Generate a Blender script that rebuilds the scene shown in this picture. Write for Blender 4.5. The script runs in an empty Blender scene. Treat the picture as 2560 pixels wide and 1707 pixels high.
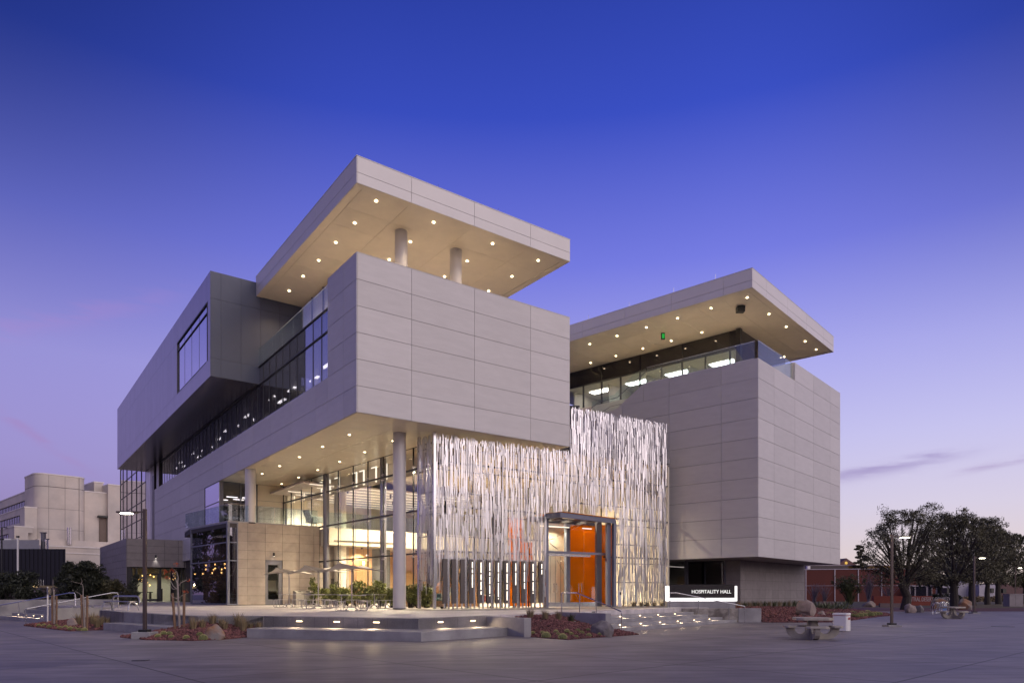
import bpy, bmesh, math, random
import numpy as np
from mathutils import Vector, Matrix, noise as mnoise
random.seed(7)
SC = bpy.context.scene
COL = SC.collection
# ---------------------------------------------------------------- camera
F, CX, HY, H = 1758.9, 1280.0, 1484.6, 1.6
cam = bpy.data.cameras.new("camera"); camo = bpy.data.objects.new("camera", cam); COL.objects.link(camo)
camo.location = (0, 0, H); camo.rotation_euler = (math.radians(90), 0, 0)
cam.sensor_width = 36; cam.lens = 36 * F / 2560; cam.shift_y = (HY - 853.5) / 2560
cam.clip_start = 0.1; cam.clip_end = 5000
SC.camera = camo
SC.view_settings.view_transform = 'Standard'; SC.view_settings.look = 'None'
SC.view_settings.exposure = 0.0; SC.view_settings.gamma = 1.0
SC.cycles.max_bounces = 8; SC.cycles.transparent_max_bounces = 24
SC.cycles.diffuse_bounces = 4; SC.cycles.glossy_bounces = 4; SC.cycles.caustics_reflective = False; SC.cycles.caustics_refractive = False
SC.cycles.sample_clamp_indirect = 6.0

# ---------------------------------------------------------------- sky (dusk): gradient by height, glow by direction
W = bpy.data.worlds.new("World"); SC.world = W; W.use_nodes = True
nt = W.node_tree; nt.nodes.clear(); N = nt.nodes.new; L = nt.links.new
def wmath(op, a, b=None, c=None):
    n = N('ShaderNodeMath'); n.operation = op
    for i, v in enumerate((a, b, c)):
        if v is None: continue
        if isinstance(v, (int, float)): n.inputs[i].default_value = v
        else: L(v, n.inputs[i])
    return n.outputs[0]
tc = N('ShaderNodeTexCoord'); nrm = N('ShaderNodeVectorMath'); nrm.operation = 'NORMALIZE'; L(tc.outputs['Generated'], nrm.inputs[0])
sx_ = N('ShaderNodeSeparateXYZ'); L(nrm.outputs[0], sx_.inputs[0])
X, Y, Z = sx_.outputs
def ramp(stops, fac):
    r = N('ShaderNodeValToRGB'); el = r.color_ramp.elements
    while len(el) > 1: el.remove(el[-1])
    for i, (p, c) in enumerate(stops):
        e = el[0] if i == 0 else el.new(p)
        e.position = p; e.color = (*c, 1)
    L(fac, r.inputs[0]); return r.outputs[0]
def wmix(f, a, b, blend='MIX'):
    m = N('ShaderNodeMix'); m.data_type = 'RGBA'; m.blend_type = blend
    if isinstance(f, (int, float)): m.inputs[0].default_value = f
    else: L(f, m.inputs[0])
    for i, v in ((6, a), (7, b)):
        if isinstance(v, tuple): m.inputs[i].default_value = (*v, 1)
        else: L(v, m.inputs[i])
    return m.outputs[2]
zz = wmath('MAXIMUM', Z, 0.0)
SKY_L = [(0.0, (.250, .175, .310)), (.06, (.300, .225, .440)), (.16, (.340, .290, .610)), (.28, (.335, .310, .720)), (.42, (.160, .180, .690)), (.56, (.038, .070, .480)), (.70, (.015, .033, .270)), (1, (.010, .020, .14))]
SKY_R = [(0.0, (.80, .60, .52)), (.045, (.76, .64, .64)), (.11, (.69, .63, .78)), (.20, (.57, .55, .86)), (.30, (.420, .415, .860)), (.42, (.185, .208, .770)), (.56, (.044, .082, .560)), (.70, (.021, .045, .340)), (1, (.010, .020, .15))]
SKY_B = [(0.0, (.80, .52, .50)), (.10, (.90, .68, .74)), (.22, (.80, .68, .86)), (.38, (.46, .42, .78)), (.60, (.12, .14, .52)), (1, (.010, .020, .16))]
skl = ramp(SKY_L, zz); skr = ramp(SKY_R, zz); skb = ramp(SKY_B, zz)
az = wmath('ARCTAN2', X, Y)                       # 0 ahead, + to the right
fr = N('ShaderNodeMapRange'); fr.interpolation_type = 'SMOOTHSTEP'; L(az, fr.inputs[0])
fr.inputs[1].default_value = math.radians(-38); fr.inputs[2].default_value = math.radians(34)
c1 = wmix(fr.outputs[0], skl, skr)
dotn = N('ShaderNodeVectorMath'); dotn.operation = 'DOT_PRODUCT'; L(nrm.outputs[0], dotn.inputs[0]); dotn.inputs[1].default_value = (.55, -.835, 0)
fb = N('ShaderNodeMapRange'); fb.interpolation_type = 'SMOOTHSTEP'; L(dotn.outputs['Value'], fb.inputs[0])
fb.inputs[1].default_value = -0.15; fb.inputs[2].default_value = 0.75
fl = N('ShaderNodeMapRange'); fl.interpolation_type = 'SMOOTHSTEP'; L(X, fl.inputs[0]); fl.inputs[1].default_value = -.75; fl.inputs[2].default_value = -.25
c2 = wmix(wmath('MULTIPLY', fb.outputs[0], fl.outputs[0]), c1, skb)
elv = wmath('ARCSINE', Z)
fa = N('ShaderNodeMapRange'); fa.interpolation_type = 'SMOOTHSTEP'; L(wmath('ABSOLUTE', wmath('SUBTRACT', az, .06)), fa.inputs[0]); fa.inputs[1].default_value = .22; fa.inputs[2].default_value = .80
fz = N('ShaderNodeMapRange'); fz.interpolation_type = 'SMOOTHSTEP'; L(Z, fz.inputs[0]); fz.inputs[1].default_value = .18; fz.inputs[2].default_value = .62
c2 = wmix(wmath('MULTIPLY', wmath('MULTIPLY', fa.outputs[0], fz.outputs[0]), .85), c2, wmix(1.0, c2, (.30, .36, .36), 'MULTIPLY'))
cn = N('ShaderNodeTexNoise'); cn.inputs['Scale'].default_value = 9; cn.inputs['Detail'].default_value = 8
cmap = N('ShaderNodeCombineXYZ'); L(wmath('MULTIPLY', az, 1.6), cmap.inputs[0]); L(wmath('MULTIPLY', elv, 9.0), cmap.inputs[1]); L(cmap.outputs[0], cn.inputs[0])
def streak(a0, e0, a1, e1, th, col, amt, base):
    a0, e0, a1, e1, th = map(math.radians, (a0, e0, a1, e1, th))
    s = (e1 - e0) / (a1 - a0)
    off = wmath('MULTIPLY', wmath('SUBTRACT', cn.outputs[0], .5), th * 3.2)
    line = wmath('ADD', wmath('MULTIPLY_ADD', wmath('SUBTRACT', az, a0), s, e0), off)
    d = wmath('DIVIDE', wmath('SUBTRACT', elv, line), th)
    g = wmath('POWER', 2.718, wmath('MULTIPLY', wmath('MULTIPLY', d, d), -1.0))
    am = (a0 + a1) / 2; aw = (a1 - a0) / 2
    u = wmath('DIVIDE', wmath('SUBTRACT', az, am), aw); u2 = wmath('MULTIPLY', u, u)
    gm = wmath('POWER', 2.718, wmath('MULTIPLY', wmath('MULTIPLY', u2, u2), -1.0))
    dens = N('ShaderNodeMapRange'); L(cn.outputs[0], dens.inputs[0]); dens.inputs[1].default_value = .3; dens.inputs[2].default_value = .6
    f = wmath('MULTIPLY', wmath('MULTIPLY', g, gm), wmath('MULTIPLY', dens.outputs[0], amt))
    return wmix(f, base, col)
c3 = streak(23.5, 8.3, 33.0, 9.6, .42, (.30, .23, .50), .62, c2)
c3 = streak(32.5, 8.3, 40, 9.4, .22, (.36, .26, .50), .7, c3)
c3 = streak(-40, 15.2, -25.5, 20.8, .75, (.42, .25, .60), .26, c3)
c3 = streak(-37, 12.3, -31, 8.5, .35, (.40, .22, .48), .35, c3)
gr = wmath('GREATER_THAN', Z, -0.002)
c4 = wmix(gr, (.10, .085, .12), c3)
bg = N('ShaderNodeBackground'); L(c4, bg.inputs[0]); bg.inputs[1].default_value = 1.0
wo = N('ShaderNodeOutputWorld'); L(bg.outputs[0], wo.inputs[0])

# afterglow: the sun is just down behind the viewer's right shoulder, a very soft weak lamp
sun = bpy.data.lights.new("sun", 'SUN'); sun.energy = 1.75; sun.angle = math.radians(75); sun.color = (1, .86, .78)
suno = bpy.data.objects.new("sun", sun); COL.objects.link(suno)
suno.rotation_euler = Vector((-.68, .60, -.42)).to_track_quat('-Z', 'Y').to_euler()

# ---------------------------------------------------------------- geometry helpers
def px(sx, D): return ((sx - CX) / F * D, D)
def gpt(sx, sy, z=0.0):
    D = (H - z) * F / (sy - HY); x, y = px(sx, D); return Vector((x, y, z))
def on(sx, p, d):                      # where the vertical plane of image column sx meets line p+t*d
    r = (sx - CX) / F
    t = (r * p[1] - p[0]) / (d[0] - r * d[1])
    return t, (p[0] + d[0] * t, p[1] + d[1] * t)
def zat(sy, y): return H + (HY - sy) / F * y
class Fr:
    def __init__(s, o, u, v): s.o = o; s.u = u; s.v = v
    def p(s, a, b): return (s.o[0] + s.u[0] * a + s.v[0] * b, s.o[1] + s.u[1] * a + s.v[1] * b)
A = (-7.16, 32.5)
uR = (.8048, .5935); uL = (-.5935, .8048)
LF = Fr(A, uR, uL)
B = (15.06, 43.1)
vR = (.6639, .7478); vL = (-.7478, .6639)
RF = Fr(B, vR, vL)
P0 = (-3.97, 36.2)
eR = (.847, .5314); eN = (-.5314, .847)
EF = Fr(P0, eR, eN)                    # metal screen frame: along, inward

class MB:
    def __init__(s): s.v = []; s.f = []
    def add(s, vs, fs):
        n = len(s.v); s.v += [tuple(v) for v in vs]; s.f += [tuple(i + n for i in f) for f in fs]; return s
    def quad(s, *p): return s.add(p, [tuple(range(len(p)))])
    def prism(s, poly, z0, z1):
        n = len(poly)
        ar = sum(poly[i][0] * poly[(i + 1) % n][1] - poly[(i + 1) % n][0] * poly[i][1] for i in range(n))
        if ar < 0: poly = poly[::-1]
        f0 = z0 if callable(z0) else (lambda x, y: z0); f1 = z1 if callable(z1) else (lambda x, y: z1)
        vs = [(x, y, f0(x, y)) for x, y in poly] + [(x, y, f1(x, y)) for x, y in poly]
        fs = [tuple(range(n))[::-1], tuple(range(n, 2 * n))] + [(i, (i + 1) % n, n + (i + 1) % n, n + i) for i in range(n)]
        return s.add(vs, fs)
    def wall(s, p0, p1, th, z0, z1):   # thickness to the left of p0->p1 (negative: right)
        dx, dy = p1[0] - p0[0], p1[1] - p0[1]; l = math.hypot(dx, dy); nx, ny = -dy / l * th, dx / l * th
        return s.prism([p0, p1, (p1[0] + nx, p1[1] + ny), (p0[0] + nx, p0[1] + ny)], z0, z1)
    def fbox(s, fr, a0, a1, b0, b1, z0, z1): return s.prism([fr.p(a0, b0), fr.p(a1, b0), fr.p(a1, b1), fr.p(a0, b1)], z0, z1)
    def box(s, x0, x1, y0, y1, z0, z1): return s.prism([(x0, y0), (x1, y0), (x1, y1), (x0, y1)], z0, z1)
    def tube(s, pts, r, n=8, cap=True):
        pts = [Vector(p) for p in pts]; rs = r if isinstance(r, (list, tuple)) else [r] * len(pts)
        base = len(s.v); up = None
        for i, p in enumerate(pts):
            d = (pts[min(i + 1, len(pts) - 1)] - pts[max(i - 1, 0)])
            if d.length < 1e-9: d = Vector((0, 0, 1))
            d.normalize()
            if up is None:
                up = Vector((0, 0, 1)) if abs(d.z) < .9 else Vector((1, 0, 0))
            a = d.cross(up)
            if a.length < 1e-6: a = d.cross(Vector((0, 1, 0)))
            a.normalize(); b = a.cross(d); up = b
            for k in range(n):
                t = 2 * math.pi * k / n
                q = p + (a * math.cos(t) + b * math.sin(t)) * rs[i]; s.v.append(tuple(q))
        for i in range(len(pts) - 1):
            for k in range(n):
                s.f.append((base + i * n + k, base + i * n + (k + 1) % n, base + (i + 1) * n + (k + 1) % n, base + (i + 1) * n + k))
        if cap:
            s.f.append(tuple(base + k for k in range(n))[::-1]); s.f.append(tuple(base + (len(pts) - 1) * n + k for k in range(n)))
        return s
    def cyl(s, x, y, z0, z1, r, n=24): return s.tube([(x, y, z0), (x, y, z1)], r, n)
    def disc(s, c, r, n=14, z=None):
        return s.add([(c[0] + r * math.cos(2 * math.pi * k / n), c[1] + r * math.sin(2 * math.pi * k / n), c[2]) for k in range(n)], [tuple(range(n))[::-1]])
    def ball(s, c, r, n=8, m=5, sc=(1, 1, 1)):
        vs = [(c[0], c[1], c[2] + r * sc[2])]
        for j in range(1, m):
            t = math.pi * j / m
            for k in range(n):
                q = 2 * math.pi * k / n
                vs.append((c[0] + r * sc[0] * math.sin(t) * math.cos(q), c[1] + r * sc[1] * math.sin(t) * math.sin(q), c[2] + r * sc[2] * math.cos(t)))
        vs.append((c[0], c[1], c[2] - r * sc[2])); fs = []
        for k in range(n): fs.append((0, 1 + k, 1 + (k + 1) % n))
        for j in range(m - 2):
            for k in range(n):
                a = 1 + j * n; fs.append((a + k, a + n + k, a + n + (k + 1) % n, a + (k + 1) % n))
        e = len(vs) - 1; a = 1 + (m - 2) * n
        for k in range(n): fs.append((a + k, e, a + (k + 1) % n))
        return s.add(vs, fs)
    def build(s, name, mat, parent=None, smooth=False, bevel=0, **kw):
        me = bpy.data.meshes.new(name); me.from_pydata(s.v, [], s.f); me.materials.append(mat)
        if smooth:
            me.polygons.foreach_set('use_smooth', [True] * len(me.polygons))
        o = bpy.data.objects.new(name, me); COL.objects.link(o)
        if smooth == 'auto':
            try: me.set_sharp_from_angle(angle=math.radians(40))
            except Exception: pass
        if bevel:
            m = o.modifiers.new('bevel', 'BEVEL'); m.width = bevel; m.segments = 2; m.limit_method = 'ANGLE'
        if parent is not None:
            o.parent = parent; o.matrix_parent_inverse = Matrix.Translation(-Vector(parent.location)) if parent.parent is None and parent.type == 'EMPTY' and parent.rotation_euler.z == 0 else Matrix()
            if parent.type == 'EMPTY' and parent.rotation_euler.z != 0: o.matrix_parent_inverse = parent.matrix_basis.inverted()
        for k, v in kw.items(): o[k] = v
        return o
def thing(name, label, cat, loc=(0, 0, 0), group=None, rz=0):
    o = bpy.data.objects.new(name, None); COL.objects.link(o); o.location = loc; o.rotation_euler = (0, 0, rz); o.empty_display_size = .3
    o['label'] = label; o['category'] = cat
    if group: o['group'] = group
    return o
def tag(o, label, cat, group=None):
    o['label'] = label; o['category'] = cat
    if group: o['group'] = group
    return o
def struct(o): o['kind'] = 'structure'; return o
def copy_thing(src, loc, rz, label, scale=None, **kw):
    r = src.copy(); COL.objects.link(r); r.location = loc; r.rotation_euler = (0, 0, rz)
    if scale: r.scale = (scale, scale, scale)
    r['label'] = label
    for k, v in kw.items(): r[k] = v
    for ch in list(src.children):
        c = ch.copy(); COL.objects.link(c); c.parent = r; c.matrix_parent_inverse = Matrix()
        for g in list(ch.children):
            d = g.copy(); COL.objects.link(d); d.parent = c; d.matrix_parent_inverse = Matrix()
    return r

# ---------------------------------------------------------------- materials
def newmat(name):
    m = bpy.data.materials.new(name); m.use_nodes = True; m.node_tree.nodes.clear(); return m
def mat(name, col, rough=.6, metal=0, var=.08, scale=2.0, bump=0.0, bscale=30, island=0.0, spec=.5, coat=0, stretch=None, col2=None):
    m = newmat(name); nt = m.node_tree; N = nt.nodes.new; L = nt.links.new
    p = N('ShaderNodeBsdfPrincipled'); o = N('ShaderNodeOutputMaterial'); L(p.outputs[0], o.inputs[0])
    p.inputs['Roughness'].default_value = rough; p.inputs['Metallic'].default_value = metal
    p.inputs['Specular IOR Level'].default_value = spec; p.inputs['Coat Weight'].default_value = coat
    t = N('ShaderNodeTexCoord'); src = t.outputs['Object']
    if stretch:
        mp = N('ShaderNodeMapping'); mp.inputs['Scale'].default_value = stretch; L(src, mp.inputs[0]); src = mp.outputs[0]
    n = N('ShaderNodeTexNoise'); n.inputs['Scale'].default_value = scale; n.inputs['Detail'].default_value = 6; n.inputs['Roughness'].default_value = .62; L(src, n.inputs[0])
    mr = N('ShaderNodeMapRange'); L(n.outputs[0], mr.inputs[0]); mr.inputs[1].default_value = .3; mr.inputs[2].default_value = .7
    mr.inputs[3].default_value = 1 - var; mr.inputs[4].default_value = 1 + var
    fac = mr.outputs[0]
    if island:
        g = N('ShaderNodeNewGeometry'); r2 = N('ShaderNodeMapRange'); L(g.outputs['Random Per Island'], r2.inputs[0]); r2.inputs[3].default_value = 1 - island; r2.inputs[4].default_value = 1 + island
        mm = N('ShaderNodeMath'); mm.operation = 'MULTIPLY'; L(fac, mm.inputs[0]); L(r2.outputs[0], mm.inputs[1]); fac = mm.outputs[0]
    vm = N('ShaderNodeVectorMath'); vm.operation = 'SCALE'; L(fac, vm.inputs['Scale'])
    if col2:
        mx = N('ShaderNodeMix'); mx.data_type = 'RGBA'; mx.inputs[6].default_value = (*col, 1); mx.inputs[7].default_value = (*col2, 1)
        n3 = N('ShaderNodeTexNoise'); n3.inputs['Scale'].default_value = scale * .6; n3.inputs['Detail'].default_value = 8; L(src, n3.inputs[0])
        r3 = N('ShaderNodeMapRange'); L(n3.outputs[0], r3.inputs[0]); r3.inputs[1].default_value = .42; r3.inputs[2].default_value = .6; L(r3.outputs[0], mx.inputs[0])
        L(mx.outputs[2], vm.inputs[0])
    else: vm.inputs[0].default_value = col
    L(vm.outputs[0], p.inputs['Base Color'])
    if bump:
        n2 = N('ShaderNodeTexNoise'); n2.inputs['Scale'].default_value = bscale; n2.inputs['Detail'].default_value = 5; L(src, n2.inputs[0])
        b = N('ShaderNodeBump'); b.inputs['Strength'].default_value = bump; b.inputs['Distance'].default_value = .02; L(n2.outputs[0], b.inputs['Height']); L(b.outputs[0], p.inputs['Normal'])
    return m
def emat(name, col, s):
    m = newmat(name); nt = m.node_tree
    e = nt.nodes.new('ShaderNodeEmission'); e.inputs[0].default_value = (*col, 1); e.inputs[1].default_value = s
    o = nt.nodes.new('ShaderNodeOutputMaterial'); nt.links.new(e.outputs[0], o.inputs[0]); return m
def glass(name, tint=(.9, .93, .95), refl=.12, rough=.0, gcol=(1, 1, 1), blend=None, pw_=3.2):
    m = newmat(name); nt = m.node_tree; N = nt.nodes.new; L = nt.links.new
    t = N('ShaderNodeBsdfTransparent'); t.inputs[0].default_value = (*tint, 1)
    g = N('ShaderNodeBsdfGlossy'); g.inputs['Roughness'].default_value = rough; g.inputs[0].default_value = (*gcol, 1)
    lw = N('ShaderNodeLayerWeight'); lw.inputs[0].default_value = .5
    pw = N('ShaderNodeMath'); pw.operation = 'POWER'; L(lw.outputs['Facing'], pw.inputs[0]); pw.inputs[1].default_value = pw_
    mr = N('ShaderNodeMapRange'); L(pw.outputs[0], mr.inputs[0]); mr.inputs[1].default_value = 0; mr.inputs[2].default_value = 1; mr.inputs[3].default_value = refl; mr.inputs[4].default_value = .9
    mx = N('ShaderNodeMixShader'); L(mr.outputs[0], mx.inputs[0]); L(t.outputs[0], mx.inputs[1]); L(g.outputs[0], mx.inputs[2])
    o = N('ShaderNodeOutputMaterial'); L(mx.outputs[0], o.inputs[0]); return m
M = {}
M['panel'] = mat('fibre_cement_panel', (.555, .535, .53), .45, var=.05, scale=.9, island=.05, bump=.04, bscale=14, spec=.5, stretch=(1, 1, 5))
M['fascia'] = mat('fascia_panel', (.70, .675, .66), .42, var=.03, scale=.7, island=.02)
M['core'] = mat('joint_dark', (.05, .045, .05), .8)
M['soffit'] = mat('soffit_panel', (.70, .62, .50), .30, var=.05, scale=1.5, island=.03, spec=.55)
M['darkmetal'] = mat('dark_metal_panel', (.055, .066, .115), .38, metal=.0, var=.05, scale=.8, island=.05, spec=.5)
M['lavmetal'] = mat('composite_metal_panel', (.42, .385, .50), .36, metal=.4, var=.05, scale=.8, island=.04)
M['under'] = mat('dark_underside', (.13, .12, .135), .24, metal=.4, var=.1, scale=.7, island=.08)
M['stone'] = mat('stone_tile', (.345, .295, .26), .6, var=.13, scale=2.2, island=.06, bump=.12, bscale=9)
M['stone_grey'] = mat('grey_stone_tile', (.25, .225, .22), .6, var=.12, scale=2.2, island=.06, bump=.1, bscale=9)
M['frame'] = mat('anodised_frame', (.17, .17, .20), .4, metal=.5)
M['darkframe'] = mat('dark_frame', (.03, .03, .035), .4, metal=.4)
M['steel_blue'] = mat('painted_steel', (.17, .18, .235), .42, metal=.3, var=.05)
M['column'] = mat('painted_column', (.56, .54, .54), .3, var=.02, scale=1)
M['concrete'] = mat('cast_concrete', (.34, .33, .34), .75, var=.16, scale=1.4, bump=.12, bscale=22, col2=(.27, .26, .275))
M['concrete_stain'] = mat('stained_concrete', (.33, .30, .27), .75, var=.3, scale=3.2, bump=.1, bscale=22, col2=(.14, .12, .11))
M['steel'] = mat('brushed_stainless', (.62, .62, .64), .22, metal=1, var=.05, scale=6)
M['slat'] = mat('bright_aluminium_slat', (.64, .63, .65), .28, metal=.93, var=.05, scale=1.5, island=.12)
M['fin'] = mat('dark_bronze_fin', (.12, .105, .10), .35, metal=.6, var=.1, scale=3)
M['glass'] = glass('clear_glass', (.95, .96, .96), .025, pw_=4)
M['glass_rail'] = glass('railing_glass', (.86, .93, .95), .06, pw_=5)
M['glass_dark'] = glass('tinted_glass', (.50, .50, .54), .14, gcol=(.9, .9, 1), pw_=2.6)
M['glass_mirror'] = glass('reflective_glass', (.40, .38, .46), .62, gcol=(.85, .83, 1), pw_=3)
M['cream'] = mat('interior_plaster', (.80, .74, .62), .7, var=.02)
M['ceiling'] = mat('interior_ceiling', (.70, .60, .50), .7, var=.03)
M['wood'] = mat('oak_panelling', (.42, .25, .12), .5, var=.15, scale=3, stretch=(1, 1, .15))
M['floor'] = mat('polished_floor', (.45, .41, .37), .25, var=.06)
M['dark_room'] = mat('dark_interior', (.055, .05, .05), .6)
M['grey_room'] = mat('grey_interior', (.36, .35, .33), .6)
M['white'] = mat('white_paint', (.78, .77, .76), .5, var=.02)
M['black'] = mat('black_plastic', (.018, .018, .02), .4)
M['orange'] = None
M['emit_white'] = emat('led_white', (1, .93, .84), 9)
M['emit_strip'] = emat('led_strip', (1, .88, .70), 1.7)
M['emit_down'] = emat('downlight_lens', (1, .80, .50), 14)
M['emit_warm'] = emat('filament_bulb', (1, .55, .16), 14)
M['emit_step'] = emat('step_lens', (1, .74, .45), 5)
M['emit_sign'] = emat('sign_acrylic', (1, .97, .95), 2.6)
M['emit_text'] = emat('sign_letters', (1, .97, .95), 1.15)
M['emit_green'] = emat('exit_green', (.05, .8, .12), .45)
M['emit_head'] = emat('lamp_lens', (1, .93, .72), 26)
M['emit_dot'] = emat('pin_lights', (1, .88, .72), 5.0)
M['emit_yellow'] = emat('lit_round_window', (1, .62, .14), .85)
def orange_glass():
    m = newmat('orange_glass'); nt = m.node_tree; N = nt.nodes.new; L = nt.links.new
    t = N('ShaderNodeBsdfTransparent'); t.inputs[0].default_value = (1, .45, .004, 1)
    d = N('ShaderNodeBsdfTranslucent'); d.inputs[0].default_value = (.66, .30, .004, 1)
    d2 = N('ShaderNodeBsdfDiffuse'); d2.inputs[0].default_value = (.60, .23, .004, 1)
    g = N('ShaderNodeBsdfGlossy'); g.inputs[1].default_value = .02; g.inputs[0].default_value = (.8, .7, .6, 1)
    a = N('ShaderNodeMixShader'); a.inputs[0].default_value = .5; L(d.outputs[0], a.inputs[1]); L(d2.outputs[0], a.inputs[2])
    b = N('ShaderNodeMixShader'); b.inputs[0].default_value = .88; L(t.outputs[0], b.inputs[1]); L(a.outputs[0], b.inputs[2])
    c = N('ShaderNodeMixShader'); c.inputs[0].default_value = .04; L(b.outputs[0], c.inputs[1]); L(g.outputs[0], c.inputs[2])
    o = N('ShaderNodeOutputMaterial'); L(c.outputs[0], o.inputs[0]); return m
M['orange'] = orange_glass()
def ground_mat(name, c1, c2, jw, jh, ang, rough=.6, joint=.012, dark=(.12, .11, .12)):
    m = newmat(name); nt = m.node_tree; N = nt.nodes.new; L = nt.links.new
    p = N('ShaderNodeBsdfPrincipled'); o = N('ShaderNodeOutputMaterial'); L(p.outputs[0], o.inputs[0])
    t = N('ShaderNodeTexCoord'); mp = N('ShaderNodeMapping'); mp.inputs['Rotation'].default_value = (0, 0, ang); L(t.outputs['Object'], mp.inputs[0])
    br = N('ShaderNodeTexBrick'); L(mp.outputs[0], br.inputs[0]); br.inputs['Scale'].default_value = 1; br.offset = 0.0 if jw > 2 else .5
    br.inputs['Brick Width'].default_value = jw; br.inputs['Row Height'].default_value = jh; br.inputs['Mortar Size'].default_value = joint; br.inputs['Mortar Smooth'].default_value = .2
    br.inputs['Color1'].default_value = (1, 1, 1, 1); br.inputs['Color2'].default_value = (.90, .90, .90, 1); br.inputs['Mortar'].default_value = (.30, .30, .30, 1)
    n = N('ShaderNodeTexNoise'); n.inputs['Scale'].default_value = .35; n.inputs['Detail'].default_value = 9; n.inputs['Roughness'].default_value = .65; L(t.outputs['Object'], n.inputs[0])
    r = N('ShaderNodeMapRange'); L(n.outputs[0], r.inputs[0]); r.inputs[1].default_value = .35; r.inputs[2].default_value = .66
    mx = N('ShaderNodeMix'); mx.data_type = 'RGBA'; mx.inputs[6].default_value = (*c1, 1); mx.inputs[7].default_value = (*c2, 1); L(r.outputs[0], mx.inputs[0])
    n2 = N('ShaderNodeTexNoise'); n2.inputs['Scale'].default_value = 1.0; n2.inputs['Detail'].default_value = 6
    mp2 = N('ShaderNodeMapping'); mp2.inputs['Scale'].default_value = (.5, 2.6, 1); mp2.inputs['Rotation'].default_value = (0, 0, .12); L(t.outputs['Object'], mp2.inputs[0]); L(mp2.outputs[0], n2.inputs[0])
    r2 = N('ShaderNodeMapRange'); L(n2.outputs[0], r2.inputs[0]); r2.inputs[1].default_value = .3; r2.inputs[2].default_value = .7; r2.inputs[3].default_value = .74; r2.inputs[4].default_value = 1.2
    m1 = N('ShaderNodeMix'); m1.data_type = 'RGBA'; m1.blend_type = 'MULTIPLY'; m1.inputs[0].default_value = 1; L(mx.outputs[2], m1.inputs[6]); L(br.outputs[0], m1.inputs[7])
    vm = N('ShaderNodeVectorMath'); vm.operation = 'SCALE'; L(m1.outputs[2], vm.inputs[0]); L(r2.outputs[0], vm.inputs['Scale'])
    L(vm.outputs[0], p.inputs['Base Color'])
    rr = N('ShaderNodeMapRange'); L(n.outputs[0], rr.inputs[0]); rr.inputs[3].default_value = rough - .12; rr.inputs[4].default_value = rough + .15; L(rr.outputs[0], p.inputs['Roughness'])
    n4 = N('ShaderNodeTexNoise'); n4.inputs['Scale'].default_value = 40; n4.inputs['Detail'].default_value = 4; L(t.outputs['Object'], n4.inputs[0])
    b = N('ShaderNodeBump'); b.inputs['Strength'].default_value = .15; b.inputs['Distance'].default_value = .01; L(n4.outputs[0], b.inputs['Height']); L(b.outputs[0], p.inputs['Normal'])
    return m
M['plaza'] = ground_mat('plaza_concrete', (.155, .138, .155), (.29, .258, .275), 4.6, 4.6, -.75, .55, .028)
M['terrace'] = ground_mat('terrace_pavers', (.56, .52, .52), (.66, .61, .61), 1.2, .6, -.93, .5, .008)
M['entry'] = ground_mat('entry_pavers', (.17, .15, .155), (.22, .20, .20), 1.2, .6, -.56, .5, .008)

# ---------------------------------------------------------------- panels
def panels(mb, fr, fixed, axis, us, zs, out, th=.035, gap=.019, skip=None):
    """flat panels on plane axis=='a' (u varies along a, at b=fixed) or 'b'; out = outward offset sign"""
    for i in range(len(us) - 1):
        for j in range(len(zs) - 1):
            u0, u1, z0, z1 = us[i] + gap / 2, us[i + 1] - gap / 2, zs[j] + gap / 2, zs[j + 1] - gap / 2
            if skip and skip(us[i], us[i + 1], zs[j], zs[j + 1]): continue
            f0, f1 = fixed, fixed + out * th
            if axis == 'a': mb.fbox(fr, u0, u1, min(f0, f1), max(f0, f1), z0, z1)
            else: mb.fbox(fr, min(f0, f1), max(f0, f1), u0, u1, z0, z1)
def soffit(mb, fr, as_, bs, z, gap=.012, th=.03):
    for i in range(len(as_) - 1):
        for j in range(len(bs) - 1):
            mb.fbox(fr, as_[i] + gap / 2, as_[i + 1] - gap / 2, bs[j] + gap / 2, bs[j + 1] - gap / 2, z - th, z)
def frange(a, b, s):
    r = []; x = a
    while x < b - 1e-6: r.append(x); x += s
    r.append(b); return r

def spot(name, loc, W_, col=(1, .73, .41), ang=125, parent=None, radius=.03, blend=.6, aim=None):
    l = bpy.data.lights.new(name, 'SPOT'); l.energy = W_; l.color = col; l.spot_size = math.radians(ang); l.spot_blend = blend; l.shadow_soft_size = radius
    o = bpy.data.objects.new(name, l); COL.objects.link(o); o.location = loc
    if aim: o.rotation_euler = Vector(aim).to_track_quat('-Z', 'Y').to_euler()
    if parent is not None:
        root = parent
        while root.parent is not None: root = root.parent
        o.parent = parent
        o.matrix_parent_inverse = Matrix() if parent.parent is not None or parent.type != 'EMPTY' else Matrix.Translation(-Vector(root.location))
    return o
def point(name, loc, W_, col=(1, .85, .65), parent=None, radius=.06):
    l = bpy.data.lights.new(name, 'POINT'); l.energy = W_; l.color = col; l.shadow_soft_size = radius
    o = bpy.data.objects.new(name, l); COL.objects.link(o); o.location = loc
    if parent is not None:
        o.parent = parent; o.matrix_parent_inverse = Matrix.Translation(-Vector(parent.location)) if parent.type == 'EMPTY' else Matrix()
    return o
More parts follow.
